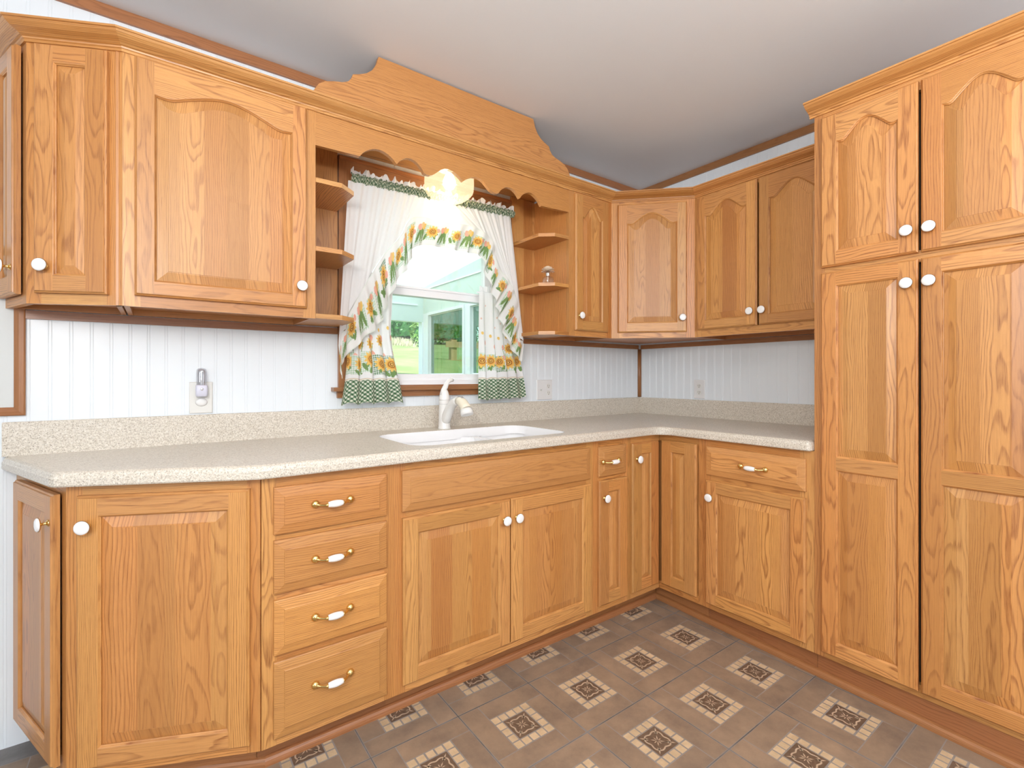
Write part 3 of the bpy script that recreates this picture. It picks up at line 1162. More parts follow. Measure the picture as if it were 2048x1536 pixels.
# crown mouldings
crown = [(0, 84.25), (.22, 84.25), (.22, 84.52), (.34, 84.60), (.40, 84.76), (.62, 84.84), (.85, 84.98), (1.5, 85.2), (1.95, 85.5), (2.1, 85.72), (2.28, 85.74), (2.28, 85.98), (0, 85.98)]
mb = MB()
sweep(mb, [u3, u2, u1, p0, p1, (-UD, -52.4)], crown, 'oak')
tag(mb.build('crown_molding'), 'stepped oak crown moulding running along the tops of the wall cabinets', 'moulding')
mb = MB()
pc = [(o * 1.12, 85.3 + (z - 84.25) * .98) for o, z in crown]
sweep(mb, [(-D_, -51.9), (-D_, -78.4)], pc, 'oak')
tag(mb.build('crown_molding'), 'stepped oak crown moulding on top of the tall pantry', 'moulding')

# scalloped valance between the cabinets over the sink
mb = MB()
lower = [(-87.0, 79.45), (-80.5, 79.55)]
cusps = [(-80.5, 79.6), (-74.55, 79.8), (-69.75, 79.65), (-54.65, 79.65), (-49.7, 79.8), (-44.3, 79.45)]
peaks = [81.4, 81.4, 0, 81.3, 81.4]
for (x0, z0), (x1, z1), pk in zip(cusps, cusps[1:], peaks):
    if not pk:
        half_ = [(-69.3, 79.5), (-68.6, 79.55), (-67.9, 79.85), (-67.3, 80.35), (-66.6, 80.95), (-65.9, 81.32), (-65.1, 81.45), (-64.2, 81.3), (-63.4, 80.95), (-62.7, 80.5), (-62.2, 80.05)]
        lower += half_ + [(-124.4 - a, b) for a, b in reversed(half_[:-1])] + [(x1, z1)]
        continue
    for i in range(1, 13):
        tt = i / 12
        zz = z0 + (z1 - z0) * tt
        if pk:
            h_ = pk - (z0 + z1) / 2
            zz += h_ * math.sin(math.pi * tt) ** .75
        lower.append((x0 + (x1 - x0) * tt, zz))
lower += [(-37.0, 79.7)]
sd_ = seed()
for dd in (0, -.75):
    lp = lower + [(-37.0, 84.22), (-87.0, 84.22)]
    poly(mb, gA, lp, dd, 'oak', 'h', sd_, (0, 82))
for a, b in zip(lower, lower[1:]):
    mb.face([gA.P(a[0], a[1], 0), gA.P(b[0], b[1], 0), gA.P(b[0], b[1], -.75), gA.P(a[0], a[1], -.75)], 'oak',
            [(a[0] * S, 0, sd_), (b[0] * S, 0, sd_), (b[0] * S, .019, sd_), (a[0] * S, .019, sd_)])
tag(mb.build('valance_board'), 'oak valance board with a scalloped lower edge over the sink window', 'valance')

# scalloped board standing on the crown
half = [(-87.4, 85.99), (-87.25, 87.3), (-86.6, 88.35), (-85.7, 89.0), (-84.4, 89.45), (-83.2, 89.75), (-82.4, 90.15), (-81.9, 90.8), (-81.65, 91.5), (-80.7, 91.85), (-79.6, 92.4), (-78.7, 93.2),
        (-78.05, 94.3), (-77.65, 95.7)]
cxm = -62.15
right = [(2 * cxm - x_, z) for x_, z in reversed(half)]
lp = half + right
mb = MB()
sd_ = seed()
for dd in (.3, -.45):
    poly(mb, gA, lp, dd, 'oak', 'h', sd_, (0, 90))
n = len(lp)
for i in range(n):
    a, b = lp[i], lp[(i + 1) % n]
    mb.face([gA.P(a[0], a[1], .3), gA.P(b[0], b[1], .3), gA.P(b[0], b[1], -.45), gA.P(a[0], a[1], -.45)], 'oak',
            [(a[0] * S, 0, sd_), (b[0] * S, 0, sd_), (b[0] * S, .019, sd_), (a[0] * S, .019, sd_)])
tag(mb.build('pediment_board'), 'tall oak board with stepped curved ends standing above the crown up to the ceiling', 'board')

# open quarter shelves on both sides of the window
def shelves(label, xs, sgn):
    """xs = x of the cabinet side; shelves reach towards the window by sgn*6.4"""
    T = thing('corner_shelf', label, 'shelf', (xs + sgn * 3, -4, ZU), 'open oak corner shelves beside the window')
    mb = MB()
    x0, x1 = sorted((xs + sgn * .02, xs + sgn * 6.45))
    xbox(mb, x0, x1, -.55, -.08, 54.35, 84.9, 'v', 'oak_panel')
    mb.build('back_panel', T)
    for z in (54.35, 64.15, 74.1):
        o = [(xs + sgn * .03, -.56), (xs + sgn * .03, -UD), (xs + sgn * 3.8, -UD), (xs + sgn * 6.3, -9.5), (xs + sgn * 6.3, -.56)]
        if sgn < 0:
            o = o[::-1]
        mb = MB()
        sd_ = seed()
        for zz in (z, z + .68):
            mb.face([(p[0], p[1], zz) for p in o], 'oak', [(p[1] * S + sd_, p[0] * S, sd_) for p in o])
        for i in range(5):
            a, b = o[i], o[(i + 1) % 5]
            L = math.dist(a, b)
            s2 = seed()
            mb.face([(a[0], a[1], z), (b[0], b[1], z), (b[0], b[1], z + .68), (a[0], a[1], z + .68)], 'oak',
                    [(s2, 0, s2), (L * S + s2, 0, s2), (L * S + s2, .017, s2), (s2, .017, s2)])
        mb.build('shelf', T)
    return T


shelves('open oak corner shelves at the left of the window, tiers empty', -87.0, 1)
shelves('open oak corner shelves at the right of the window, glass diffuser on the middle tier', -37.0, -1)

# ------------------------------------------------------------------ countertop, sink, faucet
T = thing('countertop', 'L-shaped speckled beige countertop with matching backsplash', 'countertop', (-60, -13, ZT))
E_ = 25.72
outer = [(-.06, -.06), (-121.0, -.06), (-120.9, -1.0), (-114.55, -17.0), (-114.1, -17.55), (-97.6, -25.2), (-96.4, E_ * -1 + .05), (-95.2, -E_)]
r_ = 2.6
for i in range(9):
    a = math.pi / 2 * i / 8
    outer.append((-E_ - r_ + r_ * math.sin(a), -E_ - r_ + r_ * math.cos(a)))
outer += [(-E_, -51.9), (-E_ + .15, -52.3), (-E_ + .5, -52.44), (-.06, -52.44)]
# outer runs counter-clockwise seen from above
hole = []
hx0, hx1, hy0, hy1, hr = -76.4, -46.4, -22.5, -6.3, 3.2
for cx_, cy_, a0 in ((hx1 - hr, hy1 - hr, 0), (hx0 + hr, hy1 - hr, 90), (hx0 + hr, hy0 + hr, 180), (hx1 - hr, hy0 + hr, 270)):
    for i in range(9):
        a = math.radians(a0 + 90 * i / 8)
        hole.append((cx_ + hr * math.cos(a), cy_ + hr * math.sin(a)))
ZS = 36.08
prof = [(0.10, 34.56), (0, 34.72), (0, 35.42), (.10, 35.58), (.14, 35.72), (.26, 35.94), (.42, 36.03), (.50, 35.99), (.56, 36.05), (.66, ZS)]
mb = MB()
def off_out(loop, d):
    return offset(loop, d)


loops = [offset(outer, o) if o else outer for o, z in prof]
for a in range(len(prof) - 1):
    n = len(outer)
    for i in range(n):
        j = (i + 1) % n
        mb.face([(*loops[a][i], prof[a][1]), (*loops[a][j], prof[a][1]), (*loops[a + 1][j], prof[a + 1][1]), (*loops[a + 1][i], prof[a + 1][1])], 'counter_stone')
# top and bottom with the sink cut-out
bm = bmesh.new()


def ring(lp, z):
    vs = [bm.verts.new((p[0], p[1], z)) for p in lp]
    return [bm.edges.new((vs[i], vs[(i + 1) % len(vs)])) for i in range(len(vs))]


for z, lp in ((ZS, loops[-1]), (34.56, loops[0])):
    ed = ring(lp, z) + ring(hole, z)
    res = bmesh.ops.triangle_fill(bm, edges=ed, use_beauty=True)
for f_ in bm.faces:
    mb.face([tuple(v.co) for v in f_.verts], 'counter_stone')
bm.free()
n = len(hole)
for i in range(n):
    j = (i + 1) % n
    mb.face([(*hole[i], ZS), (*hole[j], ZS), (*hole[j], 34.56), (*hole[i], 34.56)], 'counter_stone')
weld(mb.build('worktop', T))
mb = MB()
bs = [(-.03, -.03), (-120.95, -.03), (-120.95, -.62), (-.62, -.62), (-.62, -52.42), (-.03, -52.42)]
bl = offset(bs, .06)
for z0, z1, l0, l1 in ((ZS - .02, 40.2, bs, bs), (40.2, 40.27, bs, bl)):
    for i in range(6):
        j = (i + 1) % 6
        mb.face([(*l0[i], z0), (*l0[j], z0), (*l1[j], z1), (*l1[i], z1)], 'counter_stone')
mb.face([(*p, 40.27) for p in bl], 'counter_stone')
mb.face([(*p, ZS - .02) for p in bs], 'counter_stone')
mb.build('backsplash', T)

T = thing('sink', 'white double-bowl sink set under the countertop below the window', 'sink', (-61.4, -14.4, 28))


def rrect(x0, x1, y0, y1, r, n=6):
    o = []
    for cx_, cy_, a0 in ((x1 - r, y1 - r, 0), (x0 + r, y1 - r, 90), (x0 + r, y0 + r, 180), (x1 - r, y0 + r, 270)):
        for i in range(n + 1):
            a = math.radians(a0 + 90 * i / n)
            o.append((cx_ + r * math.cos(a), cy_ + r * math.sin(a)))
    return o


mb = MB()
for x0, x1 in ((hx0 - .25, -57.6), (-56.6, hx1 + .25)):
    rows = []
    for ins_, z, rr in ((0, 34.50, 3.0), (.05, 33.5, 3.0), (.25, 31, 2.9), (.45, 28.4, 2.7), (.9, 27.6, 2.4), (1.8, 27.2, 1.8), (5.2, 27.05, 1.0)):
        rows.append([(p[0], p[1], z) for p in rrect(x0 + ins_, x1 - ins_, hy0 - .25 + ins_, hy1 + .25 - ins_, rr)])
    mb.grid(rows, 'sink_white', True, True)
    b = rows[-1]
    mb.face(b, 'sink_white')
    mb.lathe(((x0 + x1) / 2, (hy0 + hy1) / 2, 27.06), (0, 0, 1), [(1.7, 0), (1.6, .08), (1.2, .06), (1.1, -.15), (0, -.2)], 'chrome', 20)
xbox(mb, -57.75, -56.45, hy0 + .2, hy1 - .2, 33.9, 34.5, 'h', 'sink_white')
mb.build('bowl', T, recalc=False)
mb = MB()
ln_ = offset(hole, .03)
mb.grid([[(p[0], p[1], z) for p in ln_] for z in (ZS - .06, 35.2, 34.45)], 'sink_white', True, True)
for a0, a1, c0, c1 in ((hx0 - .9, hx1 + .9, hy1 - .0, hy1 + .9), (hx0 - .9, hx1 + .9, hy0 - .9, hy0), (hx0 - .9, hx0, hy0, hy1), (hx1, hx1 + .9, hy0, hy1)):
    xbox(mb, a0, a1, c0, c1, 34.2, 34.53, 'h', 'sink_white')
mb.build('rim', T)

# faucet
FX, FY = -61.9, -4.3
T = thing('faucet', 'white single-lever kitchen faucet with a pull-out spray head, behind the sink', 'faucet', (FX, FY, ZS))
mb = MB()
mb.lathe((FX, FY, ZS), (0, 0, 1), [(0, 0), (1.22, 0), (1.24, .12), (1.14, .3), (1.10, 1.2), (1.04, 3.2), (1.0, 4.4), (1.0, 4.62)], 'faucet_white', 28)
mb.lathe((FX, FY, ZS), (0, 0, 1), [(.97, 4.60), (.97, 4.68)], 'grey_rubber', 28)
mb.lathe((FX, FY, ZS), (0, 0, 1), [(1.01, 4.66), (1.02, 5.1), (1.01, 5.38)], 'faucet_white', 28)
mb.build('body', T)
mb = MB()
mb.lathe((FX, FY, ZS), (0, 0, 1), [(1.0, 5.42), (1.0, 5.8), (.92, 6.3), (.74, 6.9), (.52, 7.3), (.3, 7.5), (0, 7.55)], 'faucet_white', 28)
pts = [(FX - .35, FY, ZS + 6.3), (FX - .1, FY, ZS + 7.2), (FX + .25, FY, ZS + 7.9), (FX + .6, FY + .1, ZS + 8.5), (FX + .95, FY + .2, ZS + 8.95), (FX + 1.5, FY + .3, ZS + 9.15), (FX + 2.1, FY + .35, ZS + 9.05)]
mb.tube(pts, [.62, .58, .5, .42, .40, .42, .25], 'faucet_white', 12)
mb.build('handle', T)
mb = MB()
pts, rad = [], []
for y_, z_, r in ((-4.2, 37.0, .80), (-5.0, 38.0, .92), (-5.8, 39.2, .92), (-6.7, 40.3, .86), (-7.7, 41.0, .80), (-8.8, 41.4, .76), (-9.7, 41.5, .76)):
    pts.append((FX, y_, z_))
    rad.append(r)
mb.tube(pts, rad, 'faucet_white', 18)
mb.build('spout', T)
mb = MB()
pts, rad = [], []
for y_, z_, r in ((-9.5, 41.5, .78), (-10.4, 41.45, .84), (-11.2, 41.1, .88), (-11.8, 40.6, .94), (-12.2, 40.1, 1.02), ):
    pts.append((FX, y_, z_))
    rad.append(r)
mb.tube(pts, rad, 'faucet_bone', 18)
mb.tube([(FX, -12.15, 40.15), (FX, -12.4, 39.6), (FX, -12.55, 39.2)], [1.04, 1.12, 1.06], 'faucet_white', 18)
sh = mb.build('spray_head', T)
mb = MB()
mb.tube([(FX, -9.7, 42.2), (FX, -10.3, 42.22), (FX, -11.0, 42.0)], [.26, .32, .24], 'grey_rubber', 10)
mb.build('button', sh)

# ------------------------------------------------------------------ window
T = thing('window_1', 'white double-hung window over the sink', 'window', (-61.9, 2, 44))
struct(T)
x0, x1, z0, z1 = win


def ringbox(mb, x0, x1, z0, z1, wl, wr, wb, wt_, y0, y1, mat):
    xbox(mb, x0, x0 + wl, y0, y1, z0, z1, 'v', mat)
    xbox(mb, x1 - wr, x1, y0, y1, z0, z1, 'v', mat)
    xbox(mb, x0 + wl, x1 - wr, y0, y1, z0, z0 + wb, 'h', mat)
    xbox(mb, x0 + wl, x1 - wr, y0, y1, z1 - wt_, z1, 'h', mat)


mb = MB()
ringbox(mb, x0 + .02, x1 - .02, z0 + .02, z1 - .02, 1.2, 1.2, .9, 1.2, .3, 5.8, 'vinyl_white')
mb.build('window_frame', T)
for nm, a0, a1, yy in (('lower', 45.1, 63.1, .8), ('upper', 61.6, 80.2, 2.6)):
    mb = MB()
    ringbox(mb, x0 + 1.3, x1 - 1.3, a0, a1, 1.6, 1.6, 1.25, 1.75 if nm == 'lower' else 1.2, yy, yy + 1.5, 'vinyl_white')
    if nm == 'lower':
        xbox(mb, x0 + 1.3, x1 - 1.3, yy - .25, yy, a1 - .45, a1 - .1, 'h', 'vinyl_white')
    sash = mb.build('sash', T)
    mb = MB()
    xbox(mb, x0 + 2.9, x1 - 2.9, yy + .7, yy + .8, a0 + 1.25, a1 - 1.2, 'h', 'window_glass')
    mb.build('pane', sash)
mb = MB()
ringbox(mb, -80.4, -43.5, 44.02, 84.0, 2.3, 2.3, .3, 2.35, -.72, -.03, 'oak_trim')
xbox(mb, -80.3, -43.6, -.9, -.72, 83.2, 83.9, 'h', 'oak_trim')
struct(mb.build('trim_7'), 'oak casing around the sink window', 'trim')
mb = MB()
xbox(mb, -81.5, -42.4, -1.7, .28, 43.35, 44.02, 'h', 'oak_trim')
xbox(mb, -80.6, -43.3, -.7, -.03, 42.2, 43.34, 'h', 'oak_trim')
struct(mb.build('trim_8'), 'oak window sill and apron above the backsplash', 'trim')

# ------------------------------------------------------------------ lamp over the sink
LX, LY = -61.9, -6.2
T = thing('ceiling_lamp', 'lit pressed-glass jar lamp hanging behind the scalloped valance', 'lamp', (LX, LY, 85))
mb = MB()
mb.lathe((LX, LY, 85), (0, 0, -1), [(0, .02), (2.6, .02), (2.6, .3), (2.3, .9), (2.1, 1.0)], 'plastic_white', 32)
mb.build('fitter', T)
mb = MB()
prf = [(2.1, 1.0), (3.2, 1.15), (4.1, 1.6), (4.5, 2.3), (4.55, 3.6), (4.5, 4.6), (4.3, 5.2), (4.0, 5.6), (3.7, 5.75), (3.5, 6.05), (3.1, 6.2), (2.8, 6.5), (2.2, 6.65), (1.6, 6.9), (0, 6.95)]
rows = []
nn = 72
for r, d in prf:
    rows.append([(LX + (r + (.05 * math.cos(18 * 2 * math.pi * k_ / nn) if 2 < d < 5.3 else 0)) * math.cos(2 * math.pi * k_ / nn), LY + r * math.sin(2 * math.pi * k_ / nn), 85 - d) for k_ in range(nn)])
mb.grid(rows, 'lamp_glass', True, True)
mb.build('shade', T)
mb = MB()
mb.lathe((LX, LY, 84.2), (0, 0, -1), [(.5, 0), (.55, .8), (.9, 1.5), (1.2, 2.3), (1.15, 3.0), (.8, 3.6), (.3, 3.9), (0, 3.95)], 'bulb_glow', 20)
mb.build('bulb', T)
pl_ = bpy.data.lights.new('sink_bulb', 'POINT')
pl_.energy = 3.6
pl_.color = (1, .80, .55)
pl_.shadow_soft_size = 1.6 * S
po = bpy.data.objects.new('sink_bulb', pl_)
C.objects.link(po)
po.location = (LX * S, LY * S, 80.3 * S)

# ------------------------------------------------------------------ curtains
CREAM = (.86, .855, .85)
GREEN, LGREEN = (.10, .24, .10), (.42, .62, .42)
YEL, ORA, BRN = (.84, .56, .17), (.78, .36, .08), (.24, .07, .02)
PINK, LEAF = (.85, .42, .32), (.20, .32, .12)


def gingham(a, b, c0, c1, p, base=CREAM):
    """square check; a,b in inches"""
    i, j = math.floor(a / p) % 2, math.floor(b / p) % 2
    if i and j:
        return c1
    if i or j:
        return tuple((x_ * .5 + y_ * .5) for x_, y_ in zip(c1, base)) if c0 is None else tuple((x_ * .72 + y_ * .28) for x_, y_ in zip(c1, base))
    return base


def sunflower(a, b, ca, cb, r, col):
    d = math.hypot(a - ca, b - cb) / r
    if d > 1.15:
        return col
    th = math.atan2(b - cb, a - ca)
    if d < .12:
        return YEL
    if d < .22:
        return BRN
    if d < .30:
        return YEL
    if d < .42:
        return (.38, .15, .04)
    if d < .50:
        return ORA
    if d < .86 + .14 * math.cos(11 * th):
        return YEL if d > .62 else (.82, .47, .12)
    return col


def ell(a, b, ca, cb, ra, rb, ang, c, col):
    da, db = a - ca, b - cb
    x_ = da * math.cos(ang) + db * math.sin(ang)
    y_ = -da * math.sin(ang) + db * math.cos(ang)
    return c if (x_ / ra) ** 2 + (y_ / rb) ** 2 < 1 else col


class Print:
    def __init__(s):
        s.items = []

    def add(s, kind, *a):
        s.items.append((kind, a))

    def bouquet(s, ca, cb, r, rr):
        s.add('patch', ca + rr.uniform(-.4, .4) * r, cb + rr.uniform(-.5, .1) * r, r * .95, r * 1.25, rr.random() < .4)
        for k_ in range(3):
            s.add('e', ca + rr.uniform(-1, 1) * r, cb - r * rr.uniform(.5, 1.2), r * .55, r * .22, rr.uniform(.3, 2.6), LEAF)
        s.add('sun', ca, cb, r)
        s.add('e', ca + r * .9, cb + rr.uniform(-.6, .8) * r, r * .28, r * .38, rr.uniform(0, 1), PINK)

    def tulips(s, ca, cb, r, rr):
        s.add('patch', ca, cb - .6 * r, r * .7, r * 1.0, False)
        for k_ in (-1, 0, 1):
            s.add('e', ca + k_ * .35 * r, cb - .55 * r, r * .16, r * .85, .25 * k_, LEAF)
        s.add('e', ca - .3 * r, cb + .35 * r, r * .26, r * .40, .3, PINK)
        s.add('e', ca + .3 * r, cb + .42 * r, r * .26, r * .38, -.3, YEL)
        s.add('e', ca + .0 * r, cb + .6 * r, r * .22, r * .32, 0, (.80, .5, .25))

    def col(s, a, b, base=CREAM):
        c = base
        for kd, q in s.items:
            if kd == 'patch':
                if abs(a - q[0]) < q[2] and abs(b - q[1]) < q[3]:
                    g_ = GREEN if q[4] else LGREEN
                    c = gingham(a, b, None, g_, .17)
            elif kd == 'sun':
                c = sunflower(a, b, q[0], q[1], q[2], c)
            elif kd == 'e':
                c = ell(a, b, *q, c)
        return c


def interp(pts, t_):
    """piecewise-linear by arc length, pts list of tuples"""
    L = [0]
    for p, q in zip(pts, pts[1:]):
        L.append(L[-1] + math.dist(p, q))
    x_ = t_ * L[-1]
    for i in range(len(pts) - 1):
        if x_ <= L[i + 1] or i == len(pts) - 2:
            f_ = (x_ - L[i]) / max(1e-9, L[i + 1] - L[i])
            return tuple(a + (b - a) * f_ for a, b in zip(pts[i], pts[i + 1]))


def smooth_pts(pts, it=2):
    for _ in range(it):
        o = [pts[0]]
        for p, q in zip(pts, pts[1:]):
            o.append(tuple(.75 * a + .25 * b for a, b in zip(p, q)))
            o.append(tuple(.25 * a + .75 * b for a, b in zip(p, q)))
        o.append(pts[-1])
        pts = o
    return pts


def cloth(name, parent, rows, cols):
    mb = MB()
    mb.grid(rows, 'printed_cotton', True)
    o = mb.build(name, parent, recalc=False, col=cols)
    return o


def paint_rows(pr, nu, nv, fa):
    """per-vertex colours; fa(i,j)->(a,b) or colour tuple"""
    return [fa(i, j) for i in range(nv) for j in range(nu)]


rr = random.Random(3)


def tier(label, xl, xr, mir, seedn):
    """xl, xr: lists of (x,z) for the left and right edges, top to bottom"""
    T = thing('curtain', label, 'curtain', ((xl[0][0] + xr[0][0]) / 2, -2, xl[0][1]), 'short cotton curtain tiers')
    rr = random.Random(seedn)
    Wc = 13.5
    ph = rr.uniform(0, 6)
    xl, xr = smooth_pts(xl), smooth_pts(xr)
    ztop, zbot = xl[0][1], xl[-1][1]
    pr = Print()
    a = .6
    while a < Wc:
        pr.bouquet(a, 48.4 + rr.uniform(-.5, .6), rr.uniform(1.25, 1.5), rr)
        if rr.random() < .6:
            pr.add('sun', a + .5, 51.9 + rr.uniform(-.4, .4), 1.2)
        pr.add('e', a + 1.2, 51 + rr.uniform(-.6, .6), .09, 1.3, rr.uniform(-.3, .3), LEAF)
        pr.add('e', a + 1.25, 52.4 + rr.uniform(-.6, .6), .42, .52, 0, PINK)
        pr.add('e', a + 1.6, 50 + rr.uniform(-.6, .3), .36, .46, .4, (.88, .5, .40))
        pr.add('e', a + .2, 54.2 + rr.uniform(-.5, .9), .3, .34, .4, YEL)
        a += rr.uniform(2.7, 3.2)
    for k_ in range(7):
        pr.add('e', rr.uniform(.5, Wc), rr.uniform(55.5, 61), .22, .17, rr.uniform(0, 2), (.80, .55, .45))

    nu, nv = 210, 230

    def fold(s_, v):
        amp = .22 + .42 * v
        return amp * (math.sin(s_ * 2 * math.pi * 4.2 + ph) * .6 + math.sin(s_ * 2 * math.pi * 7.1 + ph * 2) * .25 * (1 - v * .4))
    rows, cols = [], []
    lo = 45.25
    for i in range(nv):
        v = i / (nv - 1)
        A_ = interp(xl, v)
        B_ = interp(xr, v)
        row = []
        for j in range(nu):
            s_ = j / (nu - 1)
            x_ = A_[0] + (B_[0] - A_[0]) * s_ + .25 * v * math.sin(s_ * 26 + ph)
            z = A_[1] + (B_[1] - A_[1]) * s_ + .22 * v * v * math.sin(s_ * 2 * math.pi * 4.2 + ph + 1.2)
            y = -2.55 - fold(s_, v) - .2 * v
            row.append((x_, y, z))
            a_, b_ = s_ * Wc, ztop + (zbot - ztop) * v
            if b_ < lo:
                p_ = .26
                cols.append(gingham((a_ + b_) * .7071, (a_ - b_) * .7071, 1, (.035, .125, .045), p_, (.84, .86, .72)))
            elif b_ < lo + .18:
                cols.append((.84, .80, .70))
            elif b_ < lo + .30:
                cols.append((.62, .45, .28))
            else:
                cols.append(pr.col(a_, b_))
        rows.append(row)
    cloth('panel', T, rows, cols)
    # gathered header above the rod pocket
    rows, cols = [], []
    for i in range(8):
        v = i / 7
        rows.append([(xl[0][0] + (xr[0][0] - xl[0][0]) * j / 119, -2.55 - .25 * math.sin(j * .9) * (1 - .3 * v) - .15 * math.sin(j * .37), ztop + 1.1 * v + .12 * math.sin(j * .7) * v) for j in range(120)])
        cols += [CREAM] * 120
    cloth('header', T, rows, cols)
    mb = MB()
    mb.tube([(xl[0][0], -1.6, ztop), (xr[0][0], -1.6, ztop)], .2, 'vinyl_white', 10)
    mb.build('rod', T)
    return T


tier('sunflower-print curtain tier with green gingham hem at the left side of the window',
     [(-79.9, 62.9), (-80.0, 55), (-79.6, 50), (-80.0, 45.5), (-80.75, 41.2)],
     [(-71.35, 62.9), (-71.4, 59.5), (-71.8, 53.5), (-71.0, 49), (-70.0, 45.2), (-69.2, 41.2)], False, 11)
tier('sunflower-print curtain tier with green gingham hem at the right side of the window',
     [(-52.95, 63.0), (-53.0, 55), (-53.0, 47), (-53.0, 41.05)],
     [(-44.3, 63.0), (-44.1, 57), (-43.8, 53.6), (-42.7, 49), (-41.7, 44.5), (-41.25, 41.3)], True, 23)

# swag valance
T = thing('curtain_valance', 'white swag curtain valance with sunflower ruffle and gingham band across the window top', 'curtain', (-62, -2.6, 80))
seam = smooth_pts([(-81.0, 51.2), (-80.1, 54.6), (-78.6, 57.9), (-76.0, 62.6), (-72.8, 68.1), (-69.8, 71.2), (-68.9, 73.7), (-67.5, 75.3), (-65.0, 75.7), (-61.9, 75.5), (-58.6, 75.5), (-55.4, 76.1), (-52.2, 75.4),
                   (-49.9, 74.3), (-49.0, 72.0), (-48.6, 68.6), (-45.8, 66.6), (-44.6, 65.0), (-43.2, 61.7), (-42.3, 57.0), (-41.6, 52.7)], 2)
edge = smooth_pts([(-80.7, 45.4), (-80.6, 48.8), (-79.3, 49.6), (-77.3, 52.1), (-75.3, 53.6), (-73.7, 55.3), (-72.6, 59.3), (-70.2, 63.9), (-68.3, 66.1), (-68.0, 68.8), (-66.9, 70.2), (-62.3, 70.5), (-58.6, 70.4),
                   (-53.9, 70.3), (-52.4, 70.0), (-52.0, 67.2), (-50.9, 64.8), (-49.6, 62.0), (-48.9, 59.6), (-48.1, 57.0), (-47.0, 54.3), (-45.0, 51.2), (-42.4, 48.9)], 2)
KC = (84.375 - 3.8) / (84.375 - 2.5)


def nearer(pts):
    """the swag hangs a little in front of the tiers"""
    o = []
    for x_, z in pts:
        x_, z = -105.46 + (x_ + 105.46) * KC, 45.96 + (z - 45.96) * KC
        if z > 53.5:
            x_ = max(-79.9, min(-43.95, x_))
        o.append((x_, z))
    return o


seam, edge = nearer(seam), nearer(edge)
topl = nearer([(-79.2, 79.35), (-44.7, 79.85)])
nu, nv = 300, 60
rows, cols = [], []
for i in range(nv):
    v = i / (nv - 1)
    row = []
    for j in range(nu):
        s_ = j / (nu - 1)
        a_ = interp(seam, s_)
        b_ = interp(topl, s_)
        # keep the drop vertical-ish near the middle
        x_ = b_[0] + (a_[0] - b_[0]) * v
        z = b_[1] + (a_[1] - b_[1]) * v
        drop = (b_[1] - a_[1]) / 25
        y = -3.35 - (.10 * math.sin(j * .37 + .8 * math.sin(j * .09)) + .07 * math.sin(j * .71)) * (1 - .6 * v) - .20 * math.sin(j * .15 + 1) * v * (.4 + drop) - .3 * v
        row.append((x_, y, z))
        cols.append(CREAM)
    rows.append(row)
cloth('swag', T, rows, cols)

# ruffle along the swag edge, printed with bouquets
nu, nv = 900, 56
Ls = 74.0
pr = Print()
a = .8
kk = 0
while a < Ls:
    if kk % 2 == 0:
        pr.bouquet(a, 2.9 + rr.uniform(-.3, .4), rr.uniform(1.15, 1.35), rr)
    else:
        pr.tulips(a, 3.0 + rr.uniform(-.3, .3), 1.6, rr)
    a += rr.uniform(2.5, 3.2)
    kk += 1
by_col = {}
rows, cols = [], []
# bucket print items by position for speed
bk = {}
for it in pr.items:
    for c_ in range(int(it[1][0] - 2.5), int(it[1][0] + 2.6)):
        bk.setdefault(c_, []).append(it)
for i in range(nv):
    v = i / (nv - 1)
    row = []
    for j in range(nu):
        s_ = j / (nu - 1)
        a_ = interp(seam, s_) if i == 0 else None
        row.append(None)
    rows.append(row)
sm_ = [interp(seam, j / (nu - 1)) for j in range(nu)]
ed_ = [interp(edge, j / (nu - 1)) for j in range(nu)]
for i in range(nv):
    v = i / (nv - 1)
    for j in range(nu):
        s_ = j / (nu - 1)
        ph = s_ * 2 * math.pi * 21 + 1.3 * math.sin(s_ * 31)
        amp = .16 + .55 * v
        x_ = sm_[j][0] + (ed_[j][0] - sm_[j][0]) * v + .16 * v * math.cos(ph)
        z = sm_[j][1] + (ed_[j][1] - sm_[j][1]) * v + .14 * v * math.cos(ph + 1)
        rows[i][j] = (max(-80.3, min(x_, -43.7)) if z > 53.5 else x_, -3.85 - amp * math.sin(ph) * .75 - .45 * v, z)
        aa, bb = s_ * Ls, (1 - v) * 5.4
        P_ = Print.__new__(Print)
        P_.items = bk.get(int(aa), [])
        cols.append((.80, .84, .78) if bb > 5.3 or bb < .1 else P_.col(aa, bb, (.86, .86, .84)))
cloth('ruffle', T, rows, cols)

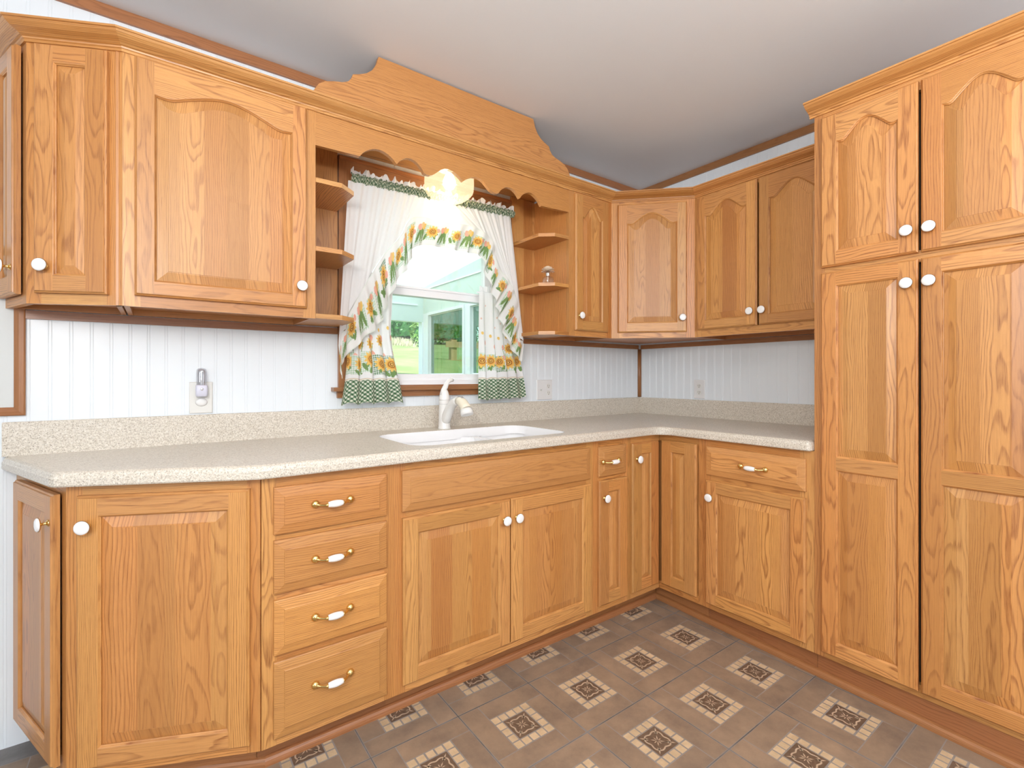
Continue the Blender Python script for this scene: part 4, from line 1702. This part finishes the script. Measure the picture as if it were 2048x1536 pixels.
# gingham rod-pocket band and heading
nu = 700
rows, cols = [], []
for i in range(16):
    v = i / 15
    row = []
    for j in range(nu):
        s_ = j / (nu - 1)
        x_ = -79.2 + 34.3 * s_
        zc = 79.5 + .45 * s_
        g_ = .16 * math.sin(j * .55) + .10 * math.sin(j * .23 + 2) + .08 * math.sin(j * 1.3)
        row.append((x_, -3.3 - .55 * math.sin(math.pi * v) - g_ * (.4 + math.sin(math.pi * v)), zc - .75 + 1.5 * v + .12 * math.sin(j * .31) + .08 * math.sin(j * .9)))
        a_, b_ = x_ * 1.25 + g_ * 1.5, v * 1.7
        cols.append(gingham((a_ + b_) * .7071, (a_ - b_) * .7071, 1, (.030, .115, .045), .27, (.84, .85, .68)))
    rows.append(row)
cloth('gingham_band', T, rows, cols)
rows, cols = [], []
for i in range(10):
    v = i / 9
    row = []
    for j in range(nu):
        s_ = j / (nu - 1)
        x_ = -79.2 + 34.2 * s_
        zc = 80.15 + .45 * s_
        pe = max(0, math.sin(j * .121 + 1.2 * math.sin(j * .043))) ** 1.6
        row.append((x_ + .1 * math.sin(j * .3), -3.2 - .28 * math.sin(j * .242 + .6) * (.4 + v) - .2 * pe, zc + v * (.62 + .50 * pe + .18 * math.sin(j * .41))))
        cols.append(CREAM)
    rows.append(row)
cloth('heading', T, rows, cols)
mb = MB()
mb.tube([(-79.0, -3.2, 79.5), (-45.1, -3.2, 79.95)], .22, 'vinyl_white', 10)
mb.build('rod', T)

# ------------------------------------------------------------------ small things
# air freshener on the right-hand middle shelf
DX, DY, DZ = -40.6, -9.3, 64.84
T = thing('reed_diffuser', 'small clear glass diffuser bottle with a cream paper flower on the shelf', 'diffuser', (DX, DY, DZ))
mb = MB()
for r_in, mat in ((0, 'bottle_glass'),):
    rows = []
    for z, h_ in ((0, .82), (.1, .88), (1.25, .88), (1.5, .75), (1.6, .4)):
        rows.append([(DX + p[0], DY + p[1], DZ + .02 + z) for p in rrect(-h_, h_, -h_, h_, .18, 3)])
    mb.grid(rows, mat, True, True)
    mb.face(rows[0], mat)
mb.build('bottle', T)
mb = MB()
mb.lathe((DX, DY, DZ + 1.6), (0, 0, 1), [(.0, 0), (.44, 0), (.46, .1), (.46, .85), (.42, .95), (0, .96)], 'chrome', 20)
mb.build('collar', T)
mb = MB()
mb.tube([(DX, DY, DZ + .2), (DX, DY, DZ + 2.6)], .10, 'petal_cream', 8)
for el, nP, L_, off in ((-8, 11, 1.42, 0), (18, 10, 1.36, .5), (44, 8, 1.28, .2), (70, 5, 1.2, .6)):
    for k_ in range(nP):
        a = 2 * math.pi * (k_ + off) / nP
        ca, sa, ce, se = math.cos(a), math.sin(a), math.cos(math.radians(el)), math.sin(math.radians(el))
        rows = []
        for i in range(6):
            t_ = .12 + .88 * i / 5
            wd = .40 * math.sin(math.pi * (.08 + .84 * i / 5)) ** .8
            rr0, zz = L_ * t_ * ce, DZ + 2.75 + L_ * t_ * se * .85 - .12 * t_ * t_
            rows.append([(DX + ca * rr0 - sa * wd * q, DY + sa * rr0 + ca * wd * q, zz + .10 * q * q) for q in (-1, -.4, .4, 1)])
        mb.grid(rows, 'petal_cream', True)
mb.build('flower', T, recalc=False)


def plate(fr, u0, u1, w0, w1, d0, d1, mat, name, parent):
    mb = MB()
    lp = rect(u0, u1, w0, w1)
    pr_ = [(0, d0), (0, d1 - .08), (.10, d1)]
    loops = [offset(lp, o) if o else lp for o, d in pr_]
    loft(mb, fr, loops, [d for o, d in pr_], mat)
    poly(mb, fr, loops[-1], d1, mat, 'v', 1)
    return mb.build(name, parent)


def duplex(fr, u, w_, parent, d=.22):
    for s_ in (.78, -.78):
        mb = MB()
        lp = []
        for i in range(20):
            a = 2 * math.pi * i / 20
            lp.append((u + max(-.55, min(.55, .72 * math.cos(a))), w_ + s_ + .56 * math.sin(a)))
        for a in range(20):
            b = (a + 1) % 20
            mb.face([fr.P(*lp[a], d - .05), fr.P(*lp[b], d - .05), fr.P(*lp[b], d + .06), fr.P(*lp[a], d + .06)], 'plastic_almond')
        mb.face([fr.P(*p, d + .06) for p in lp], 'plastic_almond')
        for du, hh in ((-.22, .17), (.22, .2)):
            mb.face([fr.P(u + du - .04, w_ + s_ + .1 - hh, d + .066), fr.P(u + du + .04, w_ + s_ + .1 - hh, d + .066), fr.P(u + du + .04, w_ + s_ + .1 + hh, d + .066), fr.P(u + du - .04, w_ + s_ + .1 + hh, d + .066)], 'slot_dark')
        g_ = [(u + .10 * math.cos(2 * math.pi * i / 10), w_ + s_ - .3 + .10 * math.sin(2 * math.pi * i / 10)) for i in range(10)]
        mb.face([fr.P(*p, d + .066) for p in g_], 'slot_dark')
        mb.build('socket', parent, recalc=False)


GO = 'outlets above the backsplash'
T = thing('outlet', 'white duplex outlet on the right wall above the backsplash', 'outlet', (-.1, -17.9, 42.8), GO)
plate(FB, 16.5, 19.3, 40.55, 45.05, .01, .22, 'plastic_white', 'cover_plate', T)
duplex(FB, 17.9, 42.8, T)
T = thing('outlet', 'double-wide plate with a toggle switch and a duplex outlet, right of the curtains', 'outlet', (-33.7, -.1, 42.85), GO)
plate(W0, -36.0, -31.4, 40.55, 45.1, .01, .22, 'plastic_white', 'cover_plate', T)
duplex(W0, -32.6, 42.85, T)
mb = MB()
mb.board(W0, -35.05, -34.65, 42.35, 43.3, .2, .26, 'v', 'plastic_almond')
mb.tube([W0.P(-34.85, 42.8, .2), W0.P(-34.85, 43.1, .62)], [.17, .12], 'plastic_white', 8)
mb.build('switch', T)
T = thing('outlet', 'almond wall plate behind the night light, left part of the back wall', 'outlet', (-100.3, -.1, 42.9), GO)
plate(W0, -101.8, -98.85, 40.45, 45.1, .01, .22, 'plastic_almond', 'cover_plate', T)
mb = MB()
rows = []
for h_, d in ((.72, .2), (.76, .36), (.66, .50), (.35, .56), (.01, .57)):
    rows.append([W0.P(-100.3 + h_ * math.cos(2 * math.pi * i / 24), 42.1 + .78 * h_ * math.sin(2 * math.pi * i / 24), d) for i in range(24)])
mb.grid(rows, 'plastic_white', True, True)
tag(mb.build('plug_cap'), 'small round white plug cap under the night light', 'plug')
T = thing('night_light', 'plug-in night light with a clear tube and lilac sensor base', 'night light', (-100.3, -.8, 43.0))
mb = MB()
rows = []
for z, h_, dd in ((42.95, .62, .5), (43.05, .74, .62), (43.9, .76, .64), (44.55, .74, .62), (44.65, .66, .55)):
    rows.append([(-100.3 + p[0], -.92 + p[1], z) for p in rrect(-h_, h_, -dd, dd, .35, 5)])
mb.grid(rows, 'plastic_lilac', True, True, cap=True)
mb.board(W0, -100.5, -100.1, 43.3, 44.0, .21, .5, 'v', 'plastic_lilac')
mb.build('base', T)
mb = MB()
mb.lathe((-100.3, -1.53, 44.05), (0, -1, 0), [(.20, -.04), (.20, .05), (.12, .08), (0, .09)], 'chrome', 14)
mb.build('sensor', T)
mb = MB()
mb.lathe((-100.3, -.95, 44.64), (0, 0, 1), [(.64, 0), (.66, .2), (.66, 1.8), (.62, 2.2), (.45, 2.42), (.15, 2.48), (0, 2.48)], 'clear_plastic', 24)
mb.build('tube', T)
mb = MB()
mb.lathe((-100.3, -.95, 44.64), (0, 0, 1), [(.18, 0), (.18, .9), (.12, 1.2), (0, 1.3)], 'plastic_white', 12)
mb.build('lamp', T)

# framed panel at the far left of the wall
T = thing('framed_panel', 'pale grey panel in a mitred oak frame at the far left of the back wall', 'panel', (-136, -.2, 41.1))
mb = MB()
lp = rect(-160, -118.92, 41.05, 62.0)
pf = [(0, .03), (0, .42), (.12, .52), (.55, .60), (.92, .40), (1.04, .32), (1.04, .05)]
loft(mb, W0, [offset(lp, o) if o else lp for o, d in pf], [d for o, d in pf], 'oak_trim')
mb.build('frame', T)
mb = MB()
mb.board(W0, -158.98, -119.94, 42.06, 60.98, .03, .16, 'v', 'white_board')
mb.build('board', T)

# ------------------------------------------------------------------ outside: sunroom, lawn, bushes
XE, YF = 0.0, 131.0
T = thing('sunroom', 'white enclosed porch outside the window', 'porch', (-60, 70, 0))


def obox(mb, x0, x1, y0, y1, z0, z1, mat):
    xbox(mb, x0, x1, y0, y1, z0, z1, 'h', mat)


mb = MB()
# far wall: header, corner post, low sill wall
obox(mb, -170, XE, YF, YF + 4, 72.4, 92, 'porch_white')
obox(mb, -.6, XE, YF, YF + 4, 20, 72.4, 'porch_frame')
obox(mb, -170, -.6, YF, YF + 4, -10, 44, 'porch_white')
obox(mb, -170, -3.2, YF - .6, YF, 80.2, 80.9, 'porch_frame')
mb.build('far_wall', T)
mb = MB()
# end wall around two windows
obox(mb, XE, XE + 4, 6.2, YF + 4, -10, 45.5, 'porch_white')
mb.face([(XE, 6.2, 76.4), (XE, YF, 76.4), (XE, YF, 89.6), (XE, 6.2, 99.5)], 'porch_white')
obox(mb, XE, XE + 4, 126.0, YF, 45.5, 76.4, 'porch_frame')
obox(mb, XE, XE + 4, 87.7, 91.4, 45.5, 76.4, 'porch_frame')
obox(mb, XE, XE + 4, 6.2, 45, 45.5, 76.4, 'porch_frame')
obox(mb, XE - .5, XE, 6.2, YF, 89.0 - 1.2, 89.0 - .6, 'porch_frame')
mb.build('end_wall', T)
for y0, y1 in ((91.4, 126.0), (45.0, 87.7)):
    mb = MB()
    fE = Fr((XE, 0), (0, -1))
    lp = rect(-y1, -y0, 45.5, 76.4)
    pf = [(0, 0), (0, .6), (1.3, .6), (1.35, -.6), (1.7, -.6), (1.7, -1.2)]
    loft(mb, fE, [offset(lp, o) if o else lp for o, d in pf], [d for o, d in pf], 'porch_frame')
    fo = mb.build('window', T)
    mb = MB()
    mb.board(fE, -y1 + 1.6, -y0 - 1.6, 47, 74.8, -1.1, -1.0, 'v', 'porch_glass')
    mb.build('pane', fo)
mb = MB()
mb.face([(-170, 6.3, 99.5), (XE + 6, 6.3, 99.5), (XE + 6, YF + 12, 88.6), (-170, YF + 12, 88.6)], 'porch_roof')
mb.build('roof', T, recalc=False)
mb = MB()
obox(mb, -170, XE, 6.2, YF, -12, -10, 'deck_wood')
mb.build('deck', T)

# rail fence on the lawn
T = thing('rail_fence', 'weathered wooden rail fence on the lawn', 'fence', (40, 190, 48))
for k_ in range(4):
    mb = MB()
    obox(mb, -260 + k_ * 60, -255 + k_ * 60, 240.1, 244, 20, 74, 'deck_wood')
    mb.build('post', T)
for z_ in (68, 54):
    mb = MB()
    obox(mb, -265, -70, 239, 240, z_, z_ + 4.5, 'deck_wood')
    mb.build('rail', T)

mb = MB()
prof_ = [(6, -14), (110, 10), (140, 40), (200, 52), (330, 68), (480, 84), (620, 100), (900, 130), (1600, 190)]
rows = []
for y_, z_ in prof_:
    rows.append([(x_, y_, z_ + 2.5 * math.sin(x_ * .021 + y_ * .013)) for x_ in range(-900, 1500, 60)])
mb.grid(rows, 'lawn', True)
struct(mb.build('ground', recalc=False), 'sunlit rising lawn seen through the window', 'lawn')


def bush(label, cx_, cy_, cz_, rx, ry, rz, n_, mat, sdn):
    T = thing('bush', label, 'bush', (cx_, cy_, cz_), 'bushes at the edge of the lawn')
    q = random.Random(sdn)
    mb = MB()
    for _ in range(n_):
        a = q.uniform(0, 2 * math.pi)
        b = math.acos(q.uniform(-.95, 1))
        rr_ = q.uniform(.72, 1.03)
        px, py, pz = cx_ + rx * rr_ * math.sin(b) * math.cos(a), cy_ + ry * rr_ * math.sin(b) * math.sin(a), cz_ + rz * .4 + rz * rr_ * math.cos(b) * .7
        pz += rz * .10 * math.sin(a * 5) * math.sin(b * 4)
        s_ = q.uniform(2.2, 4.6)
        d1 = Vector((q.uniform(-1, 1), q.uniform(-1, 1), q.uniform(-1, .4))).normalized()
        d2 = d1.cross(Vector((q.uniform(-1, 1), q.uniform(-1, 1), q.uniform(-1, 1)))).normalized()
        c_ = Vector((px, py, pz))
        mb.face([c_ - d1 * s_, c_ + d2 * s_ * .4, c_ + d1 * s_, c_ - d2 * s_ * .4], mat)
    mb.build('foliage', T, recalc=False)
    mb = MB()
    rows = []
    for i in range(7):
        b = math.pi * (.02 + .7 * i / 6)
        rows.append([(cx_ + rx * .74 * math.sin(b) * math.cos(2 * math.pi * k_ / 14), cy_ + ry * .74 * math.sin(b) * math.sin(2 * math.pi * k_ / 14), cz_ + rz * .4 + rz * .55 * math.cos(b)) for k_ in range(14)])
    mb.grid(rows, 'leaf_dark', True, True)
    mb.tube([(cx_, cy_, cz_ - 6), (cx_, cy_, cz_ + rz * .4)], 3, 'bark', 8)
    mb.build('stem', T)


bush('tall dark green bush at the back of the lawn, left part of the view', 78, 560, 92, 56, 50, 130, 3400, 'leaf_dark', 1)
bush('broad mid green bush at the back of the lawn, middle of the view', 193, 566, 95, 56, 50, 140, 3600, 'leaf_dark', 2)
bush('light green bush at the back of the lawn beside the porch corner post', 168, 470, 80, 18, 18, 50, 1000, 'leaf_light', 3)
bush('tall dark bush at the back of the lawn, hidden mostly by the porch wall', 312, 560, 95, 60, 50, 140, 2600, 'leaf_dark', 4)
bush('dark bush at the foot of the rising lawn, far left, mirrored in the porch glass', -250, 560, 95, 58, 50, 130, 2200, 'leaf_dark', 6)
bush('dark bush at the far left of the lawn', -38, 560, 95, 58, 50, 130, 2600, 'leaf_dark', 5)
mb = MB()
q = random.Random(9)
for _ in range(2600):
    px = q.uniform(40, 143)
    py = q.uniform(440, 490)
    pz = 68 + (py - 330) * .107
    h_ = q.uniform(3, 12)
    dx, dy = q.uniform(-4, 4), q.uniform(-5, 5)
    mb.face([(px - .5, py, pz), (px + .5, py, pz), (px + dx, py + dy, pz + h_)], 'dry_grass')
tag(mb.build('tall_grass', recalc=False), 'pale tall dry grass in front of the bushes', 'grass', kind='stuff')

for o in list(bpy.data.objects):
    if '_o' in o.keys():
        del o['_o']
